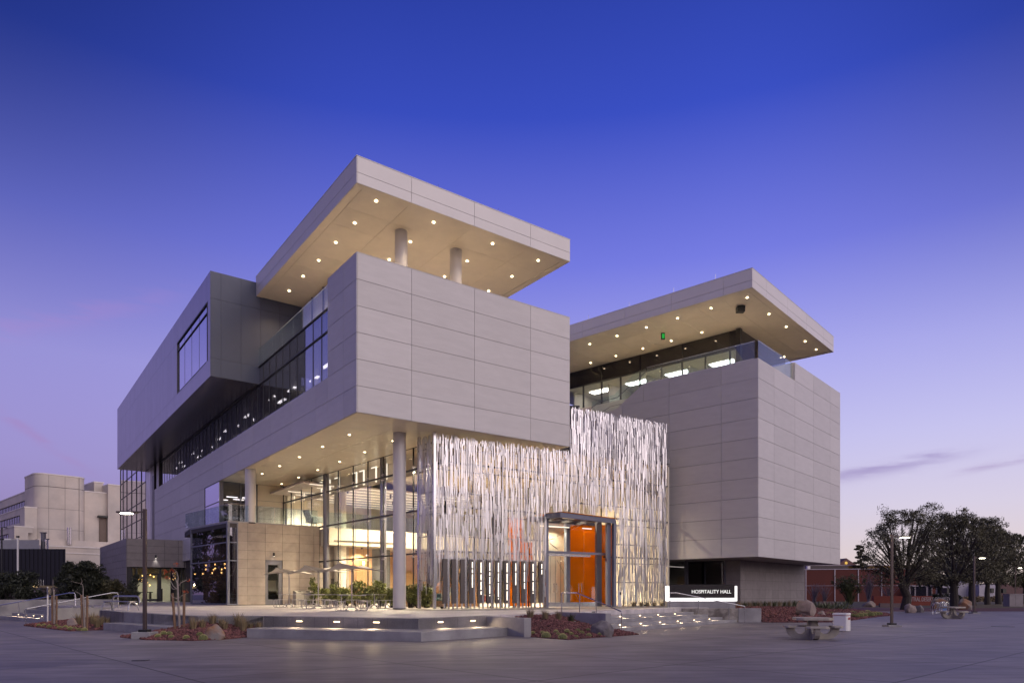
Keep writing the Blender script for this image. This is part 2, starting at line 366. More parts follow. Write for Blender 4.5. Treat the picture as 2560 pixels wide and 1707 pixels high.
# ================================================================ SETTING
struct(MB().quad((-1500, -400, 0), (1500, -400, 0), (1500, 2500, 0), (-1500, 2500, 0)).build('plaza', M['plaza']))
def tz(x, y):
    return max(.66, .70 + .0109 * (y - 25)) if y < 36 else min(.98, .82 + .004 * (y - 36))
TP = [(-20.35, 34.7), (-17.69, 32.1), (-12.29, 27.6), (-9.8, 27.74), (-3.39, 25.55), (-.83, 28.4), (.30, 29.6), (2.2, 32), (2.48, 31.6), (9.72, 40.4), (11.3, 40.4), (11.3, 48), (4, 62), (-20, 100), (-60, 100), (-50, 62), (-33.9, 44.6 + 4.9), (-31.4, 47.2), (-24.5, 41.1), (-22.6, 40.6)]
def slab(name, poly, zf, z0, m):
    bm = bmesh.new(); vs = [bm.verts.new((x, y, zf(x, y))) for x, y in poly]; f = bm.faces.new(vs)
    if f.normal.z < 0: f.normal_flip()
    f.normal_update()
    if f.normal.z < 0: bmesh.ops.reverse_faces(bm, faces=[f])
    ret = bmesh.ops.triangulate(bm, faces=bm.faces[:])
    # subdivide so the surface follows the slope function
    for _ in range(3):
        bmesh.ops.subdivide_edges(bm, edges=[e for e in bm.edges if e.calc_length() > (1.2 if 'gravel' in name else 6)], cuts=2)
        bmesh.ops.triangulate(bm, faces=bm.faces[:])
    for v in bm.verts: v.co.z = zf(v.co.x, v.co.y)
    if z0 is not None:
        be = [e for e in bm.edges if e.is_boundary]
        r = bmesh.ops.extrude_edge_only(bm, edges=be)
        for v in [g for g in r['geom'] if isinstance(g, bmesh.types.BMVert)]: v.co.z = z0
    me = bpy.data.meshes.new(name); bm.to_mesh(me); bm.free(); me.materials.append(m)
    o = bpy.data.objects.new(name, me); COL.objects.link(o); return o
struct(slab('terrace', TP, tz, -.05, M['terrace']))
# darker paving strip along the screen
struct(slab('entry_path', [EF.p(-2.0, -1.5), EF.p(4.4, -3.4), EF.p(7.5, -4.3), (8.9, 40.6), (9.5, 41.5), EF.p(17.2, -.9), EF.p(17.2, 2), EF.p(-2.0, 2)], lambda x, y: tz(x, y) + .006, None, M['entry']))
def conc(name, polys, m=None, parent=None, bev=.012):
    mb = MB()
    for poly, z0, z1 in polys: mb.prism(poly, z0, z1)
    return mb.build(name, m or M['concrete'], parent, bevel=bev)
off = lambda p, d, s: (p[0] + d[0] * s, p[1] + d[1] * s)
# seat steps: a lower tier in front of the terrace wall, and the coping edge of the terrace
zl = .325
c1_, c2_ = (-3.07, 23.79), (-3.39, 25.55)
def edge_strip(name, pts, w, z0, z1f, m=M['concrete'], side=1):
    mb = MB()
    for i in range(len(pts) - 1):
        a, b = pts[i], pts[i + 1]
        mb.wall(a, b, w * side, z0, z1f)
    return struct(mb.build(name, m, bevel=.012))
struct(conc('seat_step', [([(-9.84, 26.1), c1_, (-.12, 27.1), (-.83, 28.36), c2_, (-9.8, 27.7)], -.02, zl)]))
struct(conc('seat_step', [([(-18.3, 31.5), (-12.9, 26.95), (-12.25, 27.6), (-17.69, 32.1)], -.02, zl)]))
# terrace coping proud of the pavers
cop = MB()
cps = [(-20.35, 34.7), (-17.69, 32.1), (-12.29, 27.6), (-9.8, 27.74), (-3.39, 25.55), (-.83, 28.4)]
for i in range(len(cps) - 1):
    cop.wall(off(cps[i], ((0, -1)), .0), cps[i + 1], .38, -.02, lambda x, y: tz(x, y) + .012)
o = cop.build('retaining_wall', M['concrete'], bevel=.008); tag(o, 'low cast concrete terrace edge wall zigzagging above the seat steps', 'wall')
tag(conc('planter_wall', [([(.72, 26.33), (.45, 26.2), (-1.13, 28.3), (-.83, 28.45)], -.02, .715)]), 'smooth concrete cheek wall between the seat steps and the red gravel bed', 'wall')
tag(conc('planter_wall', [([(4.15, 29.45), (3.9, 29.3), (1.95, 31.9), (2.22, 32.05)], -.02, .80)]), 'concrete cheek wall with a handrail left of the entrance stairs', 'wall')
tag(conc('planter_wall', [([(9.75, 40.35), (12.98, 40.35), (12.98, 40.6), (9.75, 40.6)], -.02, .79)], M['concrete_stain']), 'blotchy stained concrete wall ending the entrance stairs on the right', 'wall')
tag(conc('planter_wall', [([(12.99, 40.34), (14.3, 40.34), (14.3, 40.62), (12.99, 40.62)], -.02, .80)]), 'clean concrete wall end beyond the last post of the sign handrail', 'wall')
# entrance stairs: five risers
sd, sn = (.634, .776), (-.776, .634)
for k in range(5):
    e0 = (4.45 + sn[0] * .636 * k, 30.0 + sn[1] * .636 * k)
    t1 = (40.33 - e0[1]) / sd[1]
    # start each tread at the cheek wall on the left
    wl = ((4.15, 29.45), (2.22, 32.05)); w = (wl[1][0] - wl[0][0], wl[1][1] - wl[0][1])
    # intersection of edge line with the cheek wall
    det = sd[0] * -w[1] + sd[1] * w[0]
    bx, by = wl[0][0] - e0[0], wl[0][1] - e0[1]
    t0 = (bx * -w[1] + by * w[0]) / det + .02
    a = (e0[0] + sd[0] * t0, e0[1] + sd[1] * t0); b = (e0[0] + sd[0] * t1, e0[1] + sd[1] * t1)
    dpt = .636 if k < 4 else 1.2
    o = MB().prism([a, b, (b[0] + sn[0] * dpt * 1.0, 40.33) if False else (b[0] - dpt / .776 * 1.0, b[1]), (a[0] + w[0] * dpt / 2.4, a[1] + w[1] * dpt / 2.4)], -.03 if k == 0 else .149 * k - .02, .149 * (k + 1) + (.03 if k == 4 else 0)).build('stair_step', M['concrete'], bevel=.008)
    struct(o)
# left stairs
lsd, lsn = (.744, -.668), (.668, .744)
for k in range(4):
    e0 = (-38.5 + lsn[0] * .62 * k, 50.3 + lsn[1] * .62 * k)
    L_ = math.hypot(-26.1 + 38.5, 39.2 - 50.3) + .1
    b = off(e0, lsd, L_)
    struct(MB().prism([e0, b, off(b, lsn, .62 if k < 3 else 1.6), off(e0, lsn, .62 if k < 3 else 1.6)], -.02 if k == 0 else .2 * k - .02, .2 * (k + 1)).build('stair_step', M['concrete'], bevel=.01))
tag(conc('planter_wall', [([(-26.0, 39.1), (-25.1, 38.3), (-20.9, 42.6), (-21.9, 43.6)], -.02, .84)]), 'lit concrete cheek wall right of the far left stairs', 'wall')
tag(conc('planter_wall', [([(-33.6, 45.6), (-33.3, 45.3), (-27.3, 48.9), (-27.6, 49.4)], -.02, 1.25)]), 'long pale concrete wall behind the far left stairs', 'wall')

# ---- gravel beds
M['gravel'] = mat('red_lava_gravel', (.15, .062, .062), .85, var=.45, scale=26, bump=.9, bscale=38, col2=(.085, .04, .045))
M['rock_bits'] = mat('lava_rock', (.17, .070, .068), .85, var=.15, scale=3, island=.55)
M['dirt'] = mat('dry_grass_ground', (.14, .105, .06), .9, var=.35, scale=3.0, bump=.5, bscale=20, col2=(.09, .085, .045))
def bed(name, poly, m, zf, rocks=0, rs=(.03, .07), rlabel=None):
    o = slab(name, poly, zf, -.03, m); struct(o)
    if rocks:
        tris = [list(o.data.vertices[i].co for i in p.vertices) for p in o.data.polygons]
        ar = np.array([((t[1] - t[0]).cross(t[2] - t[0])).length for t in tris]); cum = np.cumsum(ar / ar.sum())
        mb = MB()
        for _ in range(rocks):
            t = tris[int(np.searchsorted(cum, random.random()))]; u, v = random.random(), random.random()
            if u + v > 1: u, v = 1 - u, 1 - v
            p = t[0] + (t[1] - t[0]) * u + (t[2] - t[0]) * v
            r = random.uniform(*rs); a = random.random() * 6.3
            q = Matrix.Rotation(a, 3, Vector((random.random() - .5, random.random() - .5, random.random())).normalized())
            vs = [p + q @ Vector(w_) * r + Vector((0, 0, r * .35)) for w_ in ((1, .2, 0), (-.9, 0, .1), (0, .8, -.1), (.1, -.9, 0), (.1, 0, .75), (0, 0, -.7))]
            mb.add(vs, [(0, 2, 4), (2, 1, 4), (1, 3, 4), (3, 0, 4), (2, 0, 5), (1, 2, 5), (3, 1, 5), (0, 3, 5)])
        g = mb.build('gravel', M['rock_bits']); g['kind'] = 'stuff'; g['label'] = rlabel or 'loose red lava rock gravel'
    return o
def zedge(pts, slope, zmax, z0=.015):  # height grows with the distance from the open edge of a bed
    def f(x, y):
        best = 1e9
        for i in range(len(pts) - 1):
            ax, ay = pts[i]; bx_, by_ = pts[i + 1]; dx, dy = bx_ - ax, by_ - ay
            t = max(0, min(1, ((x - ax) * dx + (y - ay) * dy) / (dx * dx + dy * dy)))
            best = min(best, math.hypot(x - ax - t * dx, y - ay - t * dy))
        return min(zmax, z0 + best * slope)
    return f
ZMID = zedge([(.75, 26.2), (1.97, 24.7), (5.02, 27.9), (4.6, 29.3)], .185, .69)
ZLEFT = zedge([(-14.6, 26.2), (-12.8, 24.6), (-10.9, 24.1), (-10.2, 24.8), (-9.86, 26.08)], .19, .52)
ZFAR = zedge([(-26, 39), (-24.7, 35.6), (-19.1, 30.4), (-18.3, 31.5)], .11, .62)
ZRIGHT = zedge([(14.31, 39.8), (15.9, 39.7), (18.2, 40.1), (20.8, 43), (26, 50), (28.1, 52.2), (31, 58)], .115, .72)
def zlin(p, n, z0, z1, d):  # height rises from z0 at line through p (inward normal n) to z1 over d metres
    def f(x, y):
        s = ((x - p[0]) * n[0] + (y - p[1]) * n[1]) / d
        s = max(0, min(1, s)); return z0 + (z1 - z0) * s
    return f
bed('gravel_bed', [(.75, 26.25), (1.97, 24.7), (5.02, 27.9), (4.55, 29.75), (4.15, 29.4), (2.0, 31.9), (.3, 29.65), (-.85, 28.5)], M['gravel'], ZMID, 4200, rlabel='red lava gravel in the bed between seat steps and entrance stairs')
for q0, q1, zc in (((.72, 26.5), (3.5, 29.0), .13), ((-.1, 27.6), (2.75, 30.3), .45)):
    e = MB().wall(q0, q1, .09, 0, zc).build('concrete_curb', M['concrete']); tag(e, 'thin concrete curb crossing the red gravel slope, ' + ('lower one by the cacti' if zc < .2 else 'upper one by the grasses'), 'curb')
bed('gravel_bed', [(-14.6, 26.2), (-12.8, 24.6), (-10.9, 24.1), (-10.2, 24.8), (-9.86, 26.08), (-9.83, 27.72), (-12.25, 27.55), (-12.9, 26.9)], M['gravel'], ZLEFT, 2600, rlabel='red lava gravel round the tan boulder and street lamp')
bed('gravel_bed', [(-26, 39), (-24.7, 35.6), (-19.1, 30.4), (-18.25, 31.6), (-20.4, 34.75), (-21.2, 40.4), (-21.0, 42.4), (-25.1, 38.4)], M['gravel'], ZFAR, 1500, (.04, .09), 'red lava gravel in the far left bed')
def zmound(x, y):
    return ZRIGHT(x, y)
bed('gravel_bed', [(12.98, 40.64), (14.3, 40.64), (14.31, 39.8), (15.9, 39.7), (18.2, 40.1), (20.8, 43), (26, 50), (28.1, 52.2), (31, 58), (27, 58.5), (22.5, 53.5), (17.5, 49), (15.3, 47.3), (11, 47.5), (9.8, 44), (9.8, 40.64)], M['gravel'], zmound, 7000, (.05, .10), 'red lava gravel mound by the picnic table and building corner')
bed('gravel_bed', [(30, 66), (62, 66), (70, 78), (40, 84), (28, 90)], M['gravel'], lambda x, y: .02, 0)
struct(slab('dry_ground', [(22, 64), (44, 70), (75, 72), (140, 110), (160, 200), (20, 200), (16, 90)], lambda x, y: .012, None, M['dirt']))
struct(slab('dry_ground', [(-26.5, 52), (-33.5, 46.5), (-60, 40), (-90, 60), (-90, 105), (-20, 105), (-20, 80), (-38, 62)], lambda x, y: .30, None, M['dirt']))

# ================================================================ MAIN BUILDING
BLD = thing('campus_building', 'modern four storey hall with stacked pale boxes, floating roofs and a metal screen', 'building', (A[0], A[1], 0))
GRID_A = [0, 2.82, 6.47, 10.14, 12.94]
ROW = 1.2283
Zb = [10 + ROW * i for i in range(7)]                # 10 .. 17.37
# --- front box (parapet block)
cl = MB()
panels(cl, LF, 0, 'a', GRID_A, Zb, -1)
panels(cl, LF, 0, 'b', [-.035, 1.49, 3.46], Zb, -1)
panels(cl, LF, 12.94, 'b', [-.035, 1.49, 3.46], Zb, 1)
cl.fbox(LF, -.03, 12.97, -.035, .14, 17.372, 17.40); cl.fbox(LF, -.03, .14, .14, 3.46, 17.372, 17.40)
bs = [3.46] + frange(5.15, 55.6, 3.66)
panels(cl, LF, 0, 'b', bs, Zb[:3], -1)                 # band under the ribbon glazing
panels(cl, LF, 0, 'b', [28.95] + frange(30.75, 55.6, 3.66), [4.5, 5.12, 6.34, 7.56, 8.78, 10.0], -1)
panels(cl, LF, 0, 'b', [48.2, 49.4], [12.4566, 13.7, 15], -1)
panels(cl, LF, 0, 'b', [50.9, 55.6], [12.4566, 13.7, 15], -1)
cl.build('wall_cladding', M['panel'], BLD)
co = MB()
co.fbox(LF, 0, .35, .35, 3.46, 16.1, 17.36); co.fbox(LF, .0, 12.94, 0, .35, 10.03, 17.36); co.fbox(LF, 12.59, 12.94, .35, 3.46, 16.1, 17.36)
co.fbox(LF, .0, 12.94, .35, 55.6, 10.12, 12.40)         # floor slab / spandrel
co.fbox(LF, 0, .3, .35, 3.46, 12.40, 16.1); co.fbox(LF, .0, .30, 28.95, 55.6, 4.5, 10.12); co.fbox(LF, .0, .30, 48.2, 49.4, 12.4, 15.1); co.fbox(LF, .0, .30, 50.9, 55.6, 12.4, 15.1)
co.fbox(LF, .3, 12.94, 3.46, 15.4, 15.95, 16.13)
co.build('wall_core', M['core'], BLD)
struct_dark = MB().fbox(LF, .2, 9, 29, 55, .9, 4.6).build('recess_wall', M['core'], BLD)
# lower soffit with downlights
sf = MB(); soffit(sf, LF, [.02, 2.82, 6.47, 10.14, 12.92], [.02] + frange(1.49, 24.5, 1.83), 10.02)
sfo = sf.build('soffit', M['soffit'], BLD)
def lights(lst, zc, parent, P, fr_area=None, rad=.07):
    for (a, b) in lst:
        p = gpt(a, b, zc)
        o = MB().disc((p.x, p.y, p.z - .012), rad).build('downlight', M['emit_down'], parent)
        spot('downlight_lamp', (p.x, p.y, p.z - .05), P, parent=o)
lights([(873.5, 1086.3), (806.5, 1116.2), (748.7, 1142), (699.2, 1164.3), (655.5, 1183.8), (982.6, 1101.7), (911.7, 1129.6), (849.3, 1153.7), (794.6, 1174.2), (746.4, 1192.8), (704, 1209)], 9.99, sfo, 210)
# --- roof deck, canopy
MB().fbox(LF, .36, 12.58, .36, 15.4, 16.13, 16.2).build('roof_deck', M['white'], BLD)
def canopy(fr, a0, a1, b0, b1, asplit, bsplit, zj=21.07, z0=20.57, z1=21.82, sides='ab'):
    f = MB()
    panels(f, fr, b0, 'a', asplit, [z0, zj, z1], -1, .03)
    panels(f, fr, a0, 'b', bsplit, [z0, zj, z1], -1, .03)
    panels(f, fr, a1, 'b', bsplit, [z0, zj, z1], 1, .03)
    f.fbox(fr, a0 - .04, a1 + .04, b0 - .04, b1, z1 + .002, z1 + .03)
    r = f.build('roof_canopy', M['fascia'], BLD)
    MB().fbox(fr, a0, a1, b0, b1, z0 + .035, z1).build('canopy_core', M['core'], r)
    s = MB()
    s.fbox(fr, a0, a1, b0, b0 + .38, z0, z0 + .03); s.fbox(fr, a0, a0 + .38, b0 + .38, b1, z0, z0 + .03); s.fbox(fr, a1 - .38, a1, b0 + .38, b1, z0, z0 + .03)
    aa = [a0 + .40] + [v for v in asplit[1:-1]] + [a1 - .40]
    soffit(s, fr, aa, frange(b0 + .40, b1, 1.83), z0 + .045)
    return r, s.build('soffit', M['soffit'], r)
rc, rs_ = canopy(LF, 0, 12.97, 0, 15.45, [0, 2.82, 6.47, 10.14, 12.97], [-.03, 1.4, 5.17, 8.9, 12.6, 15.45])
z2 = lambda x, y: (600 + x / 2.6133, 350 + y / 2.6133)
lights([z2(*q) for q in [(890, 400), (750, 544), (626, 671), (514, 788), (413, 891), (321, 986), (1265, 539), (1113, 666), (975, 782), (1650, 678), (1484, 792), (1336, 893), (1948, 788), (1777, 892), (1625, 987)]], 20.56, rs_, 240)
# columns
def column(sx, D, z0, z1, r=.33):
    x, y = px(sx, D); MB().cyl(x, y, z0, z1, r, 40).build('column', M['column'], BLD, smooth='auto')
    MB().cyl(x, y, z0 - .01, z0 + .05, r + .02, 40).build('column_base', M['darkframe'], BLD)
column(1003, 36.9, 16.2, 20.6, .33); column(1139.5, 38.9, 16.2, 20.6, .33)
column(998.7, 36.7, tz(-5.8, 36.6), 10.0, .335); column(626.5, 47.3, 6.36, 10.0, .35)
# wall below canopy (bright blinds) + roof level glazing
MB().fbox(LF, 2.95, 3.0, 9.6, 15.4, 16.2, 20.57).build('penthouse_wall', mat('pale_blind', (.78, .74, .78), .35, var=.05, scale=3), BLD)
m_ = MB()
for b in (9.6, 11.5, 13.4, 15.3): m_.fbox(LF, 2.86, 2.95, b, b + .07, 16.2, 20.57)
m_.build('penthouse_mullion', M['frame'], BLD)
# glass railing over ribbon glazing
def railing(fr, axis, fixed, u0, u1, z0, z1, step=1.83, parent=BLD, m=None, cap=True):
    g = MB(); u = u0
    while u < u1 - .05:
        v = min(u + step, u1) - .015
        if axis == 'b': g.fbox(fr, fixed - .008, fixed + .008, u, v, z0, z1)
        else: g.fbox(fr, u, v, fixed - .008, fixed + .008, z0, z1)
        u += step
    o = g.build('glass_railing', m or M['glass_rail'], parent)
    c = MB()
    if cap:
        if axis == 'b': c.fbox(fr, fixed - .015, fixed + .015, u0, u1, z1 + .001, z1 + .018)
        else: c.fbox(fr, u0, u1, fixed - .015, fixed + .015, z1 + .001, z1 + .018)
        c.build('rail_cap', M['steel'], o)
    return o
railing(LF, 'b', .12, 3.48, 15.38, 16.14, 17.22)
# --- ribbon glazing level 3
rg = MB(); rm = MB()
u = 3.46
rg.fbox(LF, .16, .18, 3.5, 15.4, 12.45, 16.1); rg.fbox(LF, .16, .18, 15.4, 48.2, 12.45, 15.0)
go = rg.build('window', M['glass_dark'], BLD)
for b in frange(3.5, 48.2, 1.22): rm.fbox(LF, .14, .22, b, b + .04, 12.43, 16.1 if b < 15.3 else 15.0)
for z in (12.42, 14.9, 16.06):
    rm.fbox(LF, .10, .20, 3.46, 15.4 if z > 15 else 48.2, z, z + .06)
rm.build('window_frame', M['darkframe'], go)
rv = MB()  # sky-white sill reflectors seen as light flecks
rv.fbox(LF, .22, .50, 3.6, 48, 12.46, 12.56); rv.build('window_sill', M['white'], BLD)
# room behind the ribbon
rm2 = MB(); rm2.fbox(LF, 7.8, 7.9, 3.6, 48, 12.42, 16.0); rm2.fbox(LF, .3, 7.8, 3.6, 3.7, 12.42, 15.9); rm2.fbox(LF, .3, 7.8, 48.1, 48.2, 12.42, 15.9); rm2.fbox(LF, .3, 7.8, 15.4, 48, 15.3, 15.4)
rm2.build('office_room', M['grey_room'], BLD)
for b in (6.5, 12, 19, 27, 35, 43): spot('room_fill_lamp', (*LF.p(4.2, b), 15.2), 800, (1, .86, .66), 150, BLD, .03)  # fill lamps added to brighten the room behind the ribbon
for b in (18.5, 22.5): spot('room_fill_lamp', (*LF.p(-.4, b), 19.6), 1100, (1, .90, .88), 160, BLD, .03)  # added too; wall glow stands in for the box window's pale reflection
for b in frange(5.1, 47, 3.66): MB().fbox(LF, 1.2, 1.55, b, b + .35, 12.42, 15.95 if b < 15 else 15.29).build('office_column', M['grey_room'], BLD)
for i, b in enumerate(frange(4.6, 47, 1.9)):
    for a in (1.3, 3.0, 5.2):
        if (i * 7 + int(a * 3)) % 4 == 0: continue
        MB().fbox(LF, a, a + .16, b, b + 1.2, 14.55 - (i % 3) * .3, 14.63 - (i % 3) * .3).build('office_light', M['emit_white'], BLD)
bm_blind = mat('blind_beige', (.34, .31, .25), .6)
for b in frange(15.8, 44, 2.44): MB().fbox(LF, .45, .5, b, b + .42, 12.5, 15.2).build('window_blind', bm_blind, BLD)
# --- dark metal box
dm = MB(); lv = MB()
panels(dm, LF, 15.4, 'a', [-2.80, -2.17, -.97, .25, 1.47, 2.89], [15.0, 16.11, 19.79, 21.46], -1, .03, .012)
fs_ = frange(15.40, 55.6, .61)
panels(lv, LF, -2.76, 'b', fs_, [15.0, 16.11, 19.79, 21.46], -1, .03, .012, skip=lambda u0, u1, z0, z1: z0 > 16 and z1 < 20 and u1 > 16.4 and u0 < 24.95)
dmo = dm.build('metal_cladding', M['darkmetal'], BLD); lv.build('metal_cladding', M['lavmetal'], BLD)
c = MB(); c.fbox(LF, -2.76, 2.89, 15.4, 55.6, 15.04, 16.1); c.fbox(LF, -2.76, 2.89, 15.4, 55.6, 19.85, 21.46); c.fbox(LF, -2.76, 2.89, 15.4, 16.4, 16.1, 19.85); c.fbox(LF, -2.76, 2.89, 25.0, 55.6, 16.1, 19.85)
c.build('box_core', M['core'], BLD)
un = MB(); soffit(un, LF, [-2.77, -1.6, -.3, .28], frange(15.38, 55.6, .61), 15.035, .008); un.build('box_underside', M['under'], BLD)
g = MB().fbox(LF, -2.72, -2.70, 16.4, 25.0, 16.12, 19.80).build('window', M['glass_mirror'], BLD)
wf = MB()
for b in frange(16.4, 25.0, 2.15): wf.fbox(LF, -2.73, -2.64, b, b + .022, 16.1, 19.8)
wf.fbox(LF, -2.78, -2.62, 16.38, 25.02, 19.15, 19.2); wf.fbox(LF, -2.80, -2.62, 16.38, 25.02, 19.74, 19.82); wf.fbox(LF, -2.80, -2.62, 16.38, 25.02, 16.08, 16.14); wf.fbox(LF, -2.80, -2.62, 24.96, 25.04, 16.1, 19.8)
wf.build('window_frame', M['darkframe'], g)
MB().fbox(LF, 1.5, 1.6, 16.4, 25, 16.1, 19.8).build('room_wall', M['grey_room'], BLD)
for b, a, z in ((17.2, -.6, 18.7), (17.5, .6, 18.6), (18.6, -.8, 18.5), (19.8, .2, 18.5), (21.2, -.4, 18.45), (18.2, 1.2, 18.4)): MB().fbox(LF, a, a + .12, b, b + .7, z, z + .04).build('office_light', M['emit_white'], BLD)
# security light on the dark wall
p = LF.p(1.9, 15.3); MB().box(p[0] - .13, p[0] + .13, p[1] - .3, p[1] - .02, 17.0, 17.35).build('wall_light', M['white'], BLD)
# --- rear curtain wall at left
cw = MB().fbox(LF, 0.0, .04, 55.7, 75, .8, 22).build('curtain_wall', M['glass_mirror'], BLD)
cf = MB()
for b in (55.66, 58.6, 62.0, 65.6, 69.4, 72.6, 74.9): cf.fbox(LF, -.06, .06, b, b + .08, .8, 22)
for z in frange(4.2, 21, 1.95): cf.fbox(LF, -.05, .06, 55.7, 75, z, z + .07)
cf.build('window_frame', M['darkframe'], cw)
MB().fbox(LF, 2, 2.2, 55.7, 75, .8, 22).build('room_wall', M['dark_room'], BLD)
MB().fbox(LF, .04, 4, 74.9, 75.1, .8, 22).build('wall_core', M['core'], BLD)
MB().fbox(LF, -.05, -.037, 52.7, 55.4, 6, 15).build('wall_stripe', mat('mottled_glass_fin', (.62, .60, .64), .3, metal=.3, var=.3, scale=2, stretch=(1, 1, .25)), BLD)
MB().fbox(LF, -.06, -.037, 50.6, 51.7, 6.4, 14.0).build('window', M['darkframe'], BLD)

# --- stone box (ground floor) with corner glass
SD = (.785, .619)
S1 = (-13.7, 50.0); S0 = off(S1, SD, -5.63); C0 = off(S1, SD, -6.28)
SG = (-.6845, .729); E0 = off(C0, SG, 6.85); GE = (-17.87, 55.05)
SF = Fr(S0, SD, (-SD[1], SD[0]))
def sbz(x, y): return tz(x, y)
zs = [.90 + .6044 * i for i in range(10)]
us = [0, .62, 1.80, 2.98, 4.16, 5.22, 5.63]
stn = MB(); DOOR = (1.86, 2.97, 3.90)
panels(stn, SF, 0, 'a', us, zs, -1, .03, .012, skip=lambda u0, u1, z0, z1: u0 > 1.5 and u1 < 3.1 and z1 < 3.95)
stn.wall(off(SF.p(0, 0), (0, 0), 0), SF.p(-.02, .5), .03, .9, 6.34)
panels(stn, SF, 0, 'a', [5.65, 6.75, 7.9], zs[:9] + [6.2], -1, .03, .012)   # carries on behind the glass wall
stn.build('stone_cladding', M['stone'], BLD)
k = MB(); k.fbox(SF, 0, 1.80, .0, .35, .85, 6.32); k.fbox(SF, 2.98, 7.9, .0, .35, .85, 6.2); k.fbox(SF, 1.80, 2.98, .0, .35, 3.93, 6.32)
k.build('wall_core', M['core'], BLD)
DECK = [off(C0, (.3, -1), .02), off(S1, SD, .05), (-17.75, 55.1), (-21.75, 52.3), LF.p(0, 28.95), LF.p(-1.6, 28.5), off(E0, SG, .05)]
MB().prism(DECK, 6.341, 6.42).build('terrace_deck', M['concrete'], BLD)
MB().prism(DECK, 6.0, 6.3).build('ceiling_slab', M['core'], BLD)
# door
dr = MB().fbox(SF, 1.82, 2.96, .02, .08, .9, 1.25); dr.fbox(SF, 1.82, 2.0, .02, .08, 1.25, 3.6); dr.fbox(SF, 2.72, 2.96, .02, .08, 1.25, 3.6); dr.fbox(SF, 1.82, 2.96, .02, .08, 3.6, 3.93)
dro = dr.build('door', M['frame'], BLD)
MB().fbox(SF, 2.0, 2.72, .04, .06, 1.25, 3.6).build('door_glass', M['glass'], dro)
MB().tube([(*SF.p(2.80, -.01), 1.75), (*SF.p(2.80, -.09), 1.78), (*SF.p(2.80, -.09), 2.1), (*SF.p(2.80, -.01), 2.13)], .018).build('door_handle', M['steel'], dro)
kit = MB(); kit.fbox(SF, 1.3, 3.6, 2.6, 2.7, .9, 4.2); kit.fbox(SF, 1.3, 1.4, .35, 2.6, .9, 4.2); kit.fbox(SF, 3.5, 3.6, .35, 2.6, .9, 4.2); kit.fbox(SF, 1.3, 3.6, .35, 2.7, 4.2, 4.3); kit.fbox(SF, 1.3, 3.6, .35, 2.7, .86, .9)
kit.build('pantry_room', M['cream'], BLD)
kc = MB(); kc.fbox(SF, 1.45, 2.15, 2.2, 2.55, 2.6, 3.7); kc.fbox(SF, 2.55, 3.45, 2.2, 2.55, 2.6, 3.7); kc.fbox(SF, 1.45, 3.45, 1.9, 2.55, .95, 1.6); kc.fbox(SF, 1.45, 3.45, 1.85, 2.58, 1.75, 1.8)
kc.build('pantry_cabinet', M['black'], BLD)
spot('pantry_lamp', (*SF.p(2.4, 1.2), 4.1), 60, (1, .88, .6), 150, BLD)
# wall sconce over door
def sconce(x, y, z, dx, dy):
    o = MB().cyl(x + dx * .1, y + dy * .1, z, z + .24, .07, 14).build('wall_light', M['black'], BLD)
    MB().disc((x + dx * .1, y + dy * .1, z - .003), .055).build('lamp_lens', M['emit_white'], o)
    spot('wall_lamp', (x + dx * .1, y + dy * .1, z - .03), 26, (1, .95, .88), 70, o, .03)
q = SF.p(2.35, -.03); sconce(q[0], q[1], 4.18, SD[1], -SD[0])
# corner glass box
CG = Fr(C0, SD, (-SD[1], SD[0])); CL = Fr(C0, SG, (SG[1], -SG[0]))
fr1 = MB()
gl = MB(); gl.fbox(CG, .1, .62, .02, .035, .9, 6.3); gl.fbox(CL, .1, 6.8, .02, .035, .9, 6.3)
glo = gl.build('window', M['glass_dark'], BLD)
for z in (.9, 3.78, 4.98, 6.27):
    fr1.fbox(CG, 0, .64, -.03, .06, z, z + .07); fr1.fbox(CL, 0, 6.85, -.03, .06, z, z + .07)
fr1.fbox(CL, -.04, .13, -.04, .12, .9, 6.345); fr1.fbox(CG, .58, .66, -.04, .06, .9, 6.34); fr1.fbox(CL, 6.78, 6.86, -.04, .06, .9, 6.34)
fr1.build('window_frame', M['steel_blue'], glo)
din = MB(); din.prism([off(C0, SD, .3), S0, off(S1, SD, -1), (-16, 54), (-24.3, 55.6), off(E0, SG, -.1)], .86, .9)
din.build('dining_floor', M['dark_room'], BLD)
dw = MB(); dw.wall(off(S0, (-SD[1], SD[0]), .4), off(S0, (-SD[1], SD[0]), 2.2), .1, .9, 6.0); dw.wall(off(S0, (-SD[1], SD[0]), 2.2), (-21.5, 54.5), .1, .9, 6.0); dw.wall((-21.5, 54.5), (-24.4, 55.6), .1, .9, 6.0)
dw.build('dining_wall', M['wood'], BLD)
MB().fbox(CL, 1.2, 4.8, 1.1, 1.6, 1.92, 1.98).build('bar_top', M['wood'], BLD)
bt = MB(); bt.fbox(CL, 1.2, 4.8, 1.2, 1.5, .9, 1.9); bt.build('bar_counter', M['black'], BLD)
r5 = lambda x, y: (280 + x / 6.19, 1380 + y / 6.19)
